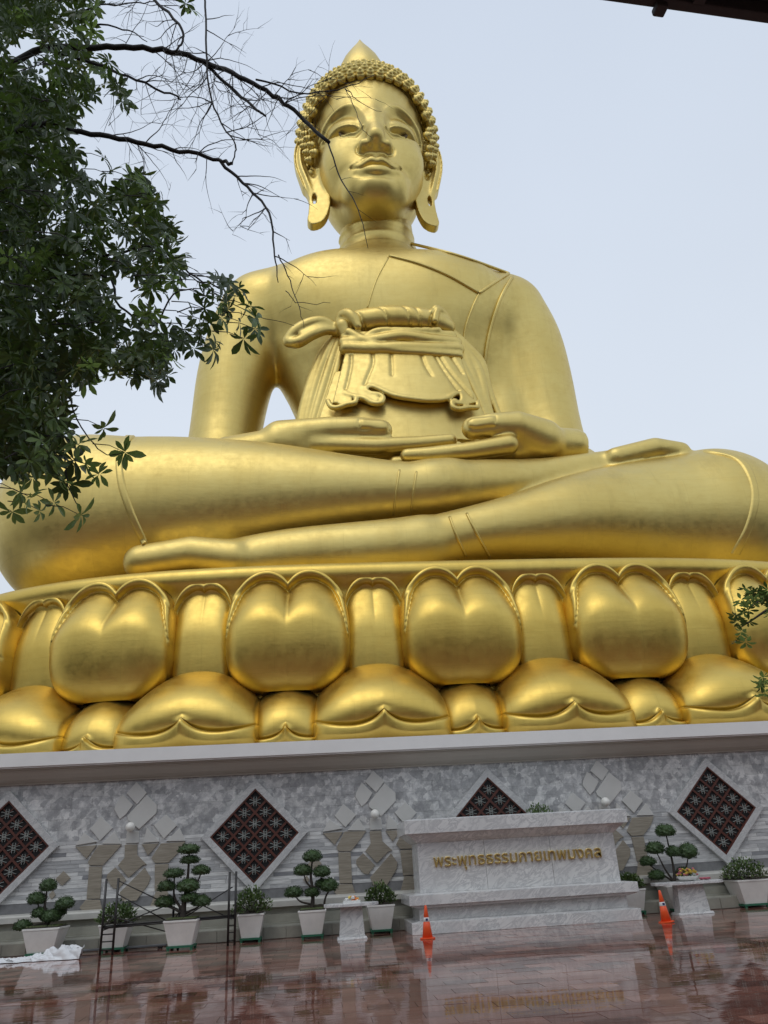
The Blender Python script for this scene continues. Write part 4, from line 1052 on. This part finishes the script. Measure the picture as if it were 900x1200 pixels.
def pad(rx, ry, rz, n, seed, mat, lf=.035, name='foliage_pad'):
    rr = random.Random(seed); mb = MB(); b = bmesh.new(); bmesh.ops.create_icosphere(b, subdivisions=3, radius=1)
    for v in b.verts:
        d = v.co.normalized(); k = .86+.10*sin(d.x*5+seed)*cos(d.y*6+seed*2)+.06*sin(d.z*9+seed*3+d.x*8); v.co = Vector((d.x*rx*k, d.y*ry*k, d.z*rz*k*(1 if d.z > 0 else .7)))
    mb.add([v.co[:] for v in b.verts], [[q.index for q in f.verts] for f in b.faces]); b.free()
    for _ in range(n):
        z_ = rr.uniform(-.8, 1); a_ = rr.uniform(0, 2*pi); s_ = sqrt(1-z_*z_); d = Vector((s_*cos(a_), s_*sin(a_), z_))
        k = .86+.10*sin(d.x*5+seed)*cos(d.y*6+seed*2)+.06*sin(d.z*9+seed*3+d.x*8)+rr.uniform(-.02, .10)
        p = Vector((d.x*rx*k, d.y*ry*k, d.z*rz*k*(1 if d.z > 0 else .7)))
        u = Vector((rr.gauss(0, 1), rr.gauss(0, 1), rr.gauss(0, 1))); u = (u+d*1.2).normalized(); w = u.cross(d+Vector((rr.gauss(0, .6), rr.gauss(0, .6), rr.gauss(0, .6)))).normalized()
        l_ = lf*rr.uniform(.6, 1.3); mb.add([p, p+u*l_*.5+w*l_*.28, p+u*l_, p+u*l_*.5-w*l_*.28], [(0, 1, 2, 3)])
    return mb.me(name, mat)
def bonsai(x, y, label, pads, trunk, w=.42, sd=1, **k):
    t = pot(x, y, label, 'topiary tree', 'cloud pruned trees in white pots', w, **k)
    tb = MB()
    for pts, r0, r1 in trunk:
        q = catmull(pts, 5); tb.tube([tuple(p) for p in q], list(np.linspace(r0, r1, len(q))), 8)
    tb.obj('trunk', BARK, t, True)
    for i, (a_, z_, rx, rz) in enumerate(pads):
        link('foliage_pad', pad(rx, rx*.95, rz, 900, sd*10+i, TOP), t, (a_, .06*sin(i*2.3), z_))
    mm = MB(); rr = random.Random(sd)
    for _ in range(200):
        a_, b_ = rr.uniform(-w+.05, w-.05), rr.uniform(-w+.05, w-.05); mm.add([(a_, b_, k.get('zt', .68)+.02), (a_+.03, b_+.01, k.get('zt', .68)+.06), (a_-.01, b_+.03, k.get('zt', .68)+.05)], [(0, 1, 2)])
    mm.obj('ground_cover', MOSS, t, kind='stuff')
B1P = [(-.08, 1.63, .235, .20), (-.34, 1.33, .26, .20), (.42, 1.18, .26, .19), (-.22, .99, .22, .16), (-.62, .72, .24, .17), (.12, .90, .26, .19), (.25, 1.0, .2, .14)]
bonsai(-7.02, 23.35, 'leftmost cloud pruned tree in a white pot behind the crumpled white sheet', B1P,
       [([(-.05, 0, .68), (.05, 0, .85), (-.1, 0, 1.1), (-.1, 0, 1.55)], .07, .02), ([(0, 0, .8), (-.2, 0, .9), (-.3, .02, 1.25)], .04, .018), ([(0, 0, .78), (.25, 0, .9), (.4, 0, 1.12)], .045, .018), ([(0, 0, .75), (-.35, 0, .72), (-.55, 0, .70)], .03, .015)], .45, 1, zt=.66)
bonsai(-3.42, 22.62, 'tallest cloud pruned tree in a white pot on a green stand behind the scaffold',
       [(.06, 2.30, .30, .16), (.10, 2.05, .26, .13), (-.28, 1.74, .27, .15), (.40, 1.78, .25, .15), (.08, 1.42, .33, .22), (-.45, 1.45, .24, .17), (-.50, 1.08, .27, .18), (.45, 1.05, .26, .17), (.15, 1.15, .25, .15)],
       [([(0, 0, .68), (.0, 0, 1.0), (.06, 0, 1.5), (.08, 0, 2.25)], .09, .02), ([(0, 0, .85), (-.25, 0, 1.2), (-.28, 0, 1.65)], .04, .018), ([(.05, 0, 1.3), (.3, 0, 1.5), (.4, 0, 1.7)], .035, .015), ([(0, 0, .8), (-.3, 0, .95), (-.5, 0, 1.0)], .035, .015), ([(0, 0, .8), (.3, 0, .9), (.45, 0, 1.0)], .035, .015)], .41, 2, zt=.67)
bonsai(-.12, 23.35, 'cloud pruned tree with seven round pads just left of the left offering table',
       [(.02, 1.97, .28, .20), (-.24, 1.63, .26, .19), (.27, 1.57, .25, .19), (-.50, 1.10, .26, .18), (0, 1.08, .21, .15), (.45, 1.22, .26, .22), (.27, 1.28, .2, .14)],
       [([(0, 0, .68), (.02, 0, 1.1), (-.03, 0, 1.5), (.02, 0, 1.9)], .06, .02), ([(0, 0, 1.2), (-.15, 0, 1.35), (-.22, 0, 1.55)], .03, .015), ([(0, 0, 1.2), (.2, 0, 1.3), (.26, 0, 1.5)], .03, .015), ([(0, 0, .8), (-.3, 0, .88), (-.46, 0, 1.02)], .03, .015), ([(.3, 0, .72), (.36, 0, .95), (.45, 0, 1.1)], .03, .02)], .36, 3, zt=.67)
bonsai(10.35, 24.0, 'cloud pruned tree in a white pot behind the right offering table',
       [(.02, 2.12, .33, .22), (-.38, 1.66, .29, .22), (.12, 1.55, .24, .19), (.58, 1.52, .30, .28), (-.68, 1.33, .24, .17), (-.52, .95, .25, .17), (.35, 1.0, .25, .15)],
       [([(0, 0, .68), (.05, 0, 1.2), (.02, 0, 2.0)], .05, .02), ([(0, 0, .75), (-.2, 0, 1.1), (-.36, 0, 1.55)], .035, .016), ([(0, 0, .75), (-.4, 0, 1.05), (-.65, 0, 1.25)], .03, .015), ([(.05, 0, .9), (.4, 0, 1.1), (.55, 0, 1.4)], .035, .016)], .42, 4, zt=.69)
FLW = plain('white_flower', (.75, .75, .70, 1), .5)
def bush(x, y, label, w=.36, rx=.48, h=.5, sd=1, flowers=30, **k):
    t = pot(x, y, label, 'flowering shrub', 'leafy shrubs in white pots', w, **k); rr = random.Random(sd); zt = k.get('zt', .66)
    mb = MB(); fl = MB(); st = MB()
    for i in range(1100):
        z_ = rr.uniform(-.1, 1); a_ = rr.uniform(0, 2*pi); q = rr.uniform(.35, 1)**.5; s_ = sqrt(max(0, 1-z_*z_))
        p = Vector((s_*cos(a_)*rx*q*(1+.12*sin(a_*5+sd)), s_*sin(a_)*rx*.85*q, zt+.05+max(0, z_)*h*q*(1+.15*sin(a_*4+sd*2))))
        d = Vector((cos(a_)*s_, sin(a_)*s_, .5+z_)); u = (d+Vector((rr.gauss(0, .7), rr.gauss(0, .7), rr.gauss(0, .5)))).normalized(); w_ = u.cross(Vector((rr.gauss(0, .4), rr.gauss(0, .4), 1))).normalized()
        l_ = rr.uniform(.06, .11); mb.add([p, p+u*l_*.5+w_*l_*.26, p+u*l_, p+u*l_*.5-w_*l_*.26], [(0, 1, 2, 3)])
        if i < flowers: bloom(fl, p.x*1.05, p.y*1.05-.02, p.z+.03, .035)
        if i % 30 == 0: st.tube([(p.x*.2, p.y*.2, zt), (p.x*.6, p.y*.6, zt+.1), tuple(p)], .007, 5)
    mb.obj('foliage', BUSH, t); st.obj('stems', BARK, t)
    if flowers: fl.obj('blossoms', FLW, t)
bush(-5.25, 23.4, 'white flowering shrub in a pot behind the left scaffold frame', .37, .52, .42, 1, 34, zt=.64)
bush(-1.76, 23.6, 'leafy green shrub in a white pot just right of the scaffold', .34, .50, .56, 2, 8, zt=.67)
bush(1.72, 23.5, 'green shrub in a white pot between the left offering table and the monument', .36, .42, .46, 3, 14, zt=.69)
bush(9.0, 24.05, 'low shrub in a pot partly hidden behind the right end of the monument', .33, .42, .32, 4, 10, zt=.66)
bush(12.45, 23.9, 'wide white flowering shrub in a white pot at the right edge', .46, .64, .48, 5, 60, zt=.72)
bush(-8.95, 23.4, 'shrub in a pot cut off by the left edge of the picture', .36, .40, .42, 6, 10, zt=.66)
bush(6.6, 23.97, 'tall shrub peeking over the top of the marble monument', .38, .50, .62, 7, 0, zt=2.35, stand=False, zb=.0)
# ------------------------------------------------------------------ overhanging trees near the camera
LEAF = leafmat('tree_leaf', (.015, .034, .007, 1), (.050, .088, .015, 1), .42, .22)
LEAFY = leafmat('young_leaf', (.07, .13, .03, 1), (.13, .20, .05, 1), .4, .3)
TW = plain('wet_bark', (.010, .008, .007, 1), .75, var=.5, sc=20)
tree = thing('leafy_tree', 'dark leafy tree with bare twigs overhanging from the left in front of the statue', 'tree', (-5.6, 5.6, 0))
TO = Vector((-5.6, 5.6, 0)); rt = random.Random(21)
def leafv(l, w, rr, bend):
    """one pointed obovate leaf along +x, folded at the midrib, 8 faces"""
    xs = [(0, .06), (.25, .45), (.55, .95), (.8, .8), (1.0, .0)]; v = []; f = []
    for i, (t, q) in enumerate(xs):
        z = -bend*t*t*l
        v += [(t*l, -q*w, z+q*w*.25), (t*l, 0, z), (t*l, q*w, z+q*w*.25)]
    for i in range(4): f += [(i*3, i*3+3, i*3+4, i*3+1), (i*3+1, i*3+4, i*3+5, i*3+2)]
    return v, f
ros_leaf = [mesh('leaf', *leafv(.135, .024, rt, .25), LEAF), mesh('leaf', *leafv(.115, .022, rt, .4), LEAF), mesh('leaf', *leafv(.125, .024, rt, .3), LEAFY)]
nleaf = 0
stuffL = [MB(), MB()]
def rosette(p, direc, single, scale=1.0, young=False, parent=tree, O=TO, acc=stuffL):
    global nleaf
    d = direc.normalized(); u = d.orthogonal().normalized(); w = d.cross(u); n = rt.randint(7, 10)
    for k in range(n):
        a = 2*pi*k/n+rt.uniform(-.25, .25); el = rt.uniform(-.15, .55)
        ax = ((u*cos(a)+w*sin(a))*cos(el)+d*sin(el)+Vector((0, 0, -.22))).normalized()
        yv = d.cross(ax).normalized() if abs(d.dot(ax)) < .98 else ax.orthogonal().normalized(); zv = ax.cross(yv)
        M = Matrix((ax, yv, zv)).transposed(); s = scale*rt.uniform(.55, 1.18); q = p+ax*.008+Vector((rt.uniform(-.01, .01),)*3)
        if single and nleaf < 298:
            o = link('leaf', ros_leaf[2 if young else rt.randrange(2)], parent, q-O); o.rotation_euler = M.to_euler(); o.scale = (s,)*3; nleaf += 1
        else:
            v, f = leafv(.128*s, .0235*s, rt, rt.uniform(.15, .5))
            acc[1 if young else 0].add([M @ Vector(z)+q-O for z in v], f)
# outline of the leafy part as seen from the plaza, filled through a depth of two and a half metres
dense = [(-60, -60), (118, -60), (112, 20), (128, 70), (142, 100), (158, 120), (140, 150), (152, 180), (180, 225), (205, 260), (212, 300), (206, 330), (180, 352), (200, 395), (204, 425), (178, 455), (150, 442), (120, 430), (96, 462), (86, 500), (60, 540), (20, 552), (-60, 560)]
holes = [(118, 150, 26), (130, 195, 22), (150, 352, 16), (35, 60, 8), (22, 65, 6), (100, 470, 14), (160, 135, 12), (135, 330, 9)]
def ins(x, y): return bool(inpoly(np.array([float(x)]), np.array([float(y)]), dense)[0])
pts_ = []
tries = 0
while len(pts_) < 2000 and tries < 60000:
    tries += 1
    x, y = rt.uniform(-60, 215), rt.uniform(-60, 560)
    if not ins(x, y): continue
    if any(hypot(x-a, y-b) < r+9 for a, b, r in holes): continue
    if x > 60 and rt.random() < .30: continue
    if x > 100 and y < 120 and rt.random() < .35: continue
    edge = min(abs(np.array([polyd(np.array([x]), np.array([y]), dense, True)[0][0]])))
    pts_.append((x, y, float(edge)))
fring = [(245, 335), (255, 328), (270, 330), (285, 345), (292, 358), (268, 360), (278, 375), (300, 385), (240, 345), (225, 372), (215, 385), (236, 395), (246, 378), (258, 372), (218, 4), (224, 12), (232, 388), (262, 348), (280, 338), (298, 372), (285, 395), (262, 352), (250, 400), (228, 410), (214, 400), (240, 362), (205, 412), (196, 440), (182, 448), (252, 410), (186, 268), (196, 300), (208, 318), (182, 235), (150, 205), (165, 215), (120, 185), (128, 205), (145, 225),
         (122, 500), (145, 532), (118, 555), (92, 520), (86, 540), (95, 602), (70, 560), (60, 590), (36, 585), (22, 575), (40, 560), (80, 565), (55, 545), (30, 540), (62, 515), (100, 545), (12, 545), (15, 600), (46, 600)]
cl = []
for x, y in fring: 
    p = at(x+rt.uniform(-2, 2), y+rt.uniform(-2, 2), rt.uniform(5.4, 6.3)); cl.append(p)
    rosette(p, Vector((rt.uniform(-.3, .9), rt.uniform(-.6, .1), rt.uniform(-.5, .4))), True, rt.uniform(1.0, 1.35), y > 480 and rt.random() < .6 or rt.random() < .15)
for x, y, e_ in sorted(pts_, key=lambda q: q[2]):
    dd = rt.uniform(5.0, 7.8); p = at(x, y, dd); cl.append(p)
    rosette(p, Vector((rt.uniform(-.5, .9), rt.uniform(-.7, .3), rt.uniform(-.5, .7))), False, dd/6.2*rt.uniform(1.0, 1.35), rt.random() < (.25 if e_ < 25 else .05))
stuffL[0].obj('dense_leaves', LEAF, tree, kind='stuff'); stuffL[1].obj('paler_leaves', LEAFY, tree, kind='stuff')
# trunk, standing left of the picture
tb = MB(); q = catmull([(-5.6, 5.6, -.1), (-5.5, 5.7, 2.5), (-5.1, 6.0, 5.2), (-4.4, 6.2, 8.4), (-3.9, 6.3, 11.5), (-3.6, 6.2, 14)], 5)
tb.tube([Vector(p)-TO for p in q], list(np.linspace(.26, .07, len(q))), 12); tb.obj('trunk', TW, tree, True)
def limb(px, r0, r1, d0=6.2, d1=6.0, start=None):
    n = len(px); P = [at(a, b, d0+(d1-d0)*i/(n-1)+.06*sin(i*2.1)) for i, (a, b) in enumerate(px)]
    if start: P = [Vector(start)]+P
    Q = catmull([tuple(p) for p in P], 5)
    Q = [Vector(p)+Vector((rt.uniform(-.006, .006), rt.uniform(-.02, .02), rt.uniform(-.008, .008))) for p in Q]
    MB().tube([p-TO for p in Q], list(np.linspace(r0*1.2, r1*1.15, len(Q))), 7).obj('limb', TW, tree, True); return Q
L1 = limb([(40, 60), (95, 58), (135, 55), (190, 59), (240, 72), (280, 90), (320, 112), (350, 135), (385, 168)], .034, .018, start=(-4.2, 6.25, 9.3))
L1b = limb([(240, 74), (270, 102), (300, 128), (312, 137)], .018, .010)
L2 = limb([(30, 150), (95, 155), (150, 165), (200, 175), (250, 186), (272, 192)], .030, .015, start=(-4.6, 6.2, 7.8))
L2b = limb([(258, 190), (290, 220), (315, 250), (322, 300), (326, 330)], .016, .004)
L3 = limb([(150, -30), (180, 0), (207, 25), (215, 45), (205, 60)], .020, .010, start=(-3.9, 6.3, 11.5))
L4 = limb([(60, 60), (115, 75), (150, 90), (200, 110), (212, 115)], .018, .007)
L5 = limb([(235, -30), (240, 0), (242, 60), (246, 110), (262, 150), (276, 170), (272, 192)], .012, .006)
L6 = limb([(385, 168), (400, 210), (420, 245), (431, 290)], .008, .003)
L7 = limb([(90, 320), (140, 360), (180, 380), (210, 340), (250, 350)], .013, .005, start=(-4.9, 6.1, 6.2))
L8 = limb([(120, 300), (180, 290), (230, 325), (262, 340)], .012, .006)
L9 = limb([(20, 420), (70, 450), (95, 500), (120, 530), (143, 532)], .009, .003, start=(-5.1, 6.0, 5.0))
L10 = limb([(60, 470), (75, 530), (80, 570), (95, 600)], .008, .003)
L11 = limb([(300, 92), (350, 108), (405, 103), (440, 87)], .010, .003)
L12 = limb([(405, 103), (420, 118), (447, 131)], .005, .002)
L13 = limb([(405, 103), (418, 132), (425, 152), (437, 162)], .004, .002)
L14 = limb([(326, 300), (340, 330), (350, 360), (357, 385)], .006, .002)
L15 = limb([(335, 340), (350, 355), (387, 355)], .004, .002)
L16 = limb([(205, 310), (240, 335), (290, 365), (345, 382)], .006, .002)
L17 = limb([(70, 20), (110, 8), (150, 5), (180, 0)], .010, .005)
L18 = limb([(110, 28), (150, 35), (172, 50)], .010, .004)
tw = MB()
def twig(p, d, l, r, depth):
    n = max(3, int(l/.05)); P = [p]; R = [r]; 
    for i in range(n):
        d = (d+Vector((rt.gauss(0, .10), rt.gauss(0, .10), rt.gauss(0, .10)-.04))).normalized(); P.append(P[-1]+d*(l/n)); R.append(r*(1-.8*(i+1)/n))
        if depth and rt.random() < .17:
            e_ = (d+Vector((rt.gauss(0, .8), rt.gauss(0, .5), rt.gauss(0, .8)))).normalized(); twig(P[-1], e_, l*rt.uniform(.35, .7), r*.6, depth-1)
    tw.tube([q-TO for q in P], R, 4, cap=False)
def twigs(L, n, t0=.35, l=1.15, r=.0066, depth=2):
    for i in range(int(n*1.15)):
        k = int((t0+(.86-t0)*rt.random())*(len(L)-2)); p = L[k]; t = (L[k+1]-L[k]).normalized(); s = t.cross(Vector((0, 1, 0))).normalized()*rt.choice((-1, 1))
        twig(p, (t*rt.uniform(.2, 1)+s*rt.uniform(.4, 1.2)+Vector((0, rt.gauss(0, .5), -.15))).normalized(), l*rt.uniform(.5, 1.4), r, depth)
twigs(L1, 24, .35, .85); twigs(L1b, 8, 0, .7); twigs(L2, 11, .45, .7); twigs(L2b, 10, .1, .5); twigs(L3, 9, .3, .8); twigs(L4, 8, .4, .6); twigs(L5, 12, .2, .8); twigs(L6, 4, .1, .2, .003, 0); twigs(L14, 3, .1, .15, .003, 0)
twigs(L8, 5, .2, .3); twigs(L16, 4, .1, .15, .003, 1); twigs(L11, 4, .1, .2, .003, 0); twigs(L9, 4, .3, .3, .004, 1); twigs(L17, 5, .3, .7)
for p in rt.sample(cl, 260):              # stalks that carry the leaf rosettes
    q = p+Vector((-rt.uniform(.15, .4), rt.uniform(-.1, .2), rt.uniform(-.05, .25))); m_ = (p+q)/2+Vector((0, 0, .04)); tw.tube([p-TO, m_-TO, q-TO], [.003, .005, .006], 4, cap=False)
for p in cl[:len(fring)]:
    q = p+Vector((-.3, .05, .12)); tw.tube([p-TO, (p+q)/2+Vector((0, 0, .03))-TO, q-TO], [.003, .004, .005], 4, cap=False)
tw.obj('twigs', TW, tree, kind='stuff')
# small hanging spray at the top
# branch of another tree at the right edge
rtree = thing('small_tree', 'green leafy branches of a tree reaching in at the right edge over the golden petals', 'tree', (6.6, 6.0, 0)); RO = Vector((6.6, 6.0, 0))
acc2 = [MB(), MB()]; nleaf = 0; keepn = nleaf
def spray(px, py, n, sx, sy):
    for _ in range(n):
        x, y = rt.gauss(px, sx), rt.gauss(py, sy)
        rosette(at(x, y, rt.uniform(5.8, 6.4)), Vector((rt.uniform(-.8, .3), rt.uniform(-.5, 0), -.6)), True, .6, rt.random() < .5, rtree, RO, acc2)
spray(888, 695, 8, 10, 6); spray(874, 715, 8, 8, 10); spray(868, 738, 5, 4, 8); spray(900, 706, 8, 8, 8); spray(893, 802, 4, 3, 5); spray(897, 812, 2, 2, 3); spray(940, 740, 14, 20, 40)
tb = MB(); q = catmull([(6.6, 6.0, -.1), (6.5, 6.05, 1.6), (6.3, 6.1, 3.0), (6.5, 6.1, 4.6)], 5); tb.tube([Vector(p)-RO for p in q], list(np.linspace(.10, .03, len(q))), 10); tb.obj('trunk', BARK, rtree, True)
for a_ in ([(6.3, 6.1, 3.0), (5.2, 6.1, 3.7), (4.3, 6.1, 3.75), (3.75, 6.1, 3.45)], [(6.5, 6.05, 2.2), (5.2, 6.0, 2.9), (4.2, 6.0, 3.0), (3.7, 6.0, 2.8)], [(5.2, 6.1, 3.7), (4.2, 6.1, 3.55), (3.65, 6.1, 3.3)]):
    q = catmull(a_, 5); MB().tube([Vector(p)-RO for p in q], list(np.linspace(.03, .005, len(q))), 6).obj('limb', BARK, rtree, True)
# ------------------------------------------------------------------ eave of the pavilion beside the camera
def atz(px, py, z):
    d = Fw + Rt*((px-450)/900) + Up*((600-py)/900); return Vector((0, 0, 1.6))+d*((z-1.6)/d.z)
EAV = plain('eave_dark', (.045, .045, .045, 1), .6, var=.3); 
a_ = atz(690, -1, 6.0); b_ = atz(915, 30.5, 6.0); dr = (b_-a_).normalized(); A0 = a_-dr*1.6; B0 = b_+dr*7; nb = Vector((dr.y, -dr.x, 0)); nb = nb if nb.y < 0 else -nb
pv = thing('pavilion_roof', 'dark roof eave of a pavilion at the top right corner', 'roof', (A0.x, A0.y, 0))
def P3(s, t, z): p = A0+dr*s+nb*t; return (p.x-A0.x, p.y-A0.y, z)
LN_ = (B0-A0).length
def slabp(s0, s1, t0, t1, z0, z1, name, mat, bev=.01):
    mb = MB(); v = [P3(s, t, z) for z in (z0, z1) for t in (t0, t1) for s in (s0, s1)]
    mb.add(v, [(0, 2, 3, 1), (4, 5, 7, 6), (0, 1, 5, 4), (2, 6, 7, 3), (0, 4, 6, 2), (1, 3, 7, 5)]); return mb.obj(name, mat, pv, bevel=bev)
slabp(0, LN_, 0, .06, 6.0, 6.28, 'fascia', EAV); slabp(0, LN_, .062, 5, 6.1, 6.2, 'roof_deck', EAV)
slabp(0, LN_, -.10, .0, 6.20, 6.30, 'gutter', plain('gutter_grey', (.12, .12, .12, 1), .4))
for s_ in np.arange(.4, LN_, .9): slabp(s_, s_+.07, .065, 4.9, 5.98, 6.098, 'rafter', EAV, 0)
c_ = atz(768, 10, 6.0); sc0 = (c_-A0).dot(dr); slabp(sc0-.02, sc0+.05, -.02, .05, 5.95, 5.999, 'bracket', EAV)
for s_, t_ in ((3.2, 4.6), (LN_-.4, 4.6), (LN_-.4, .5)): slabp(s_, s_+.22, t_, t_+.22, 0, 6.09, 'post', EAV)
# ------------------------------------------------------------------ unseen trees added behind the camera to darken reflections in the gold
bk = [MB()]; rb = random.Random(4)
for i in range(64):
    a = radians(95+170*(i+.5)/64*1.0+rb.uniform(-1, 1)); R_ = rb.uniform(34, 52); cx0, cy0 = R_*cos(a+pi/2-pi/2+0)*1, 0
    ang = radians(180+180*(i+.5)/64); x0_, y0_ = R_*cos(ang)*1.35+3, R_*sin(ang)*.8+2
    h_ = rb.uniform(11, 17); w_ = rb.uniform(5, 8)
    b = bmesh.new(); bmesh.ops.create_icosphere(b, subdivisions=3, radius=1)
    for v in b.verts:
        d = v.co.copy(); k = .8+.18*sin(d.x*6+i)*cos(d.y*7+i*2)+.12*sin(d.z*11+i*3+d.x*9)+rb.uniform(-.07, .07); v.co = Vector((x0_+d.x*w_*k, y0_+d.y*w_*k, h_*.52+d.z*h_*.5*k))
    bk[0].add([v.co[:] for v in b.verts], [[q.index for q in f.verts] for f in b.faces]); b.free()
bk[0].obj('added_tree_belt', leafmat('unseen_foliage', (.03, .05, .02, 1), (.06, .085, .03, 1), .8), kind='stuff', label='unseen belt of dark trees added behind the camera to darken the gold reflections', cat='trees')
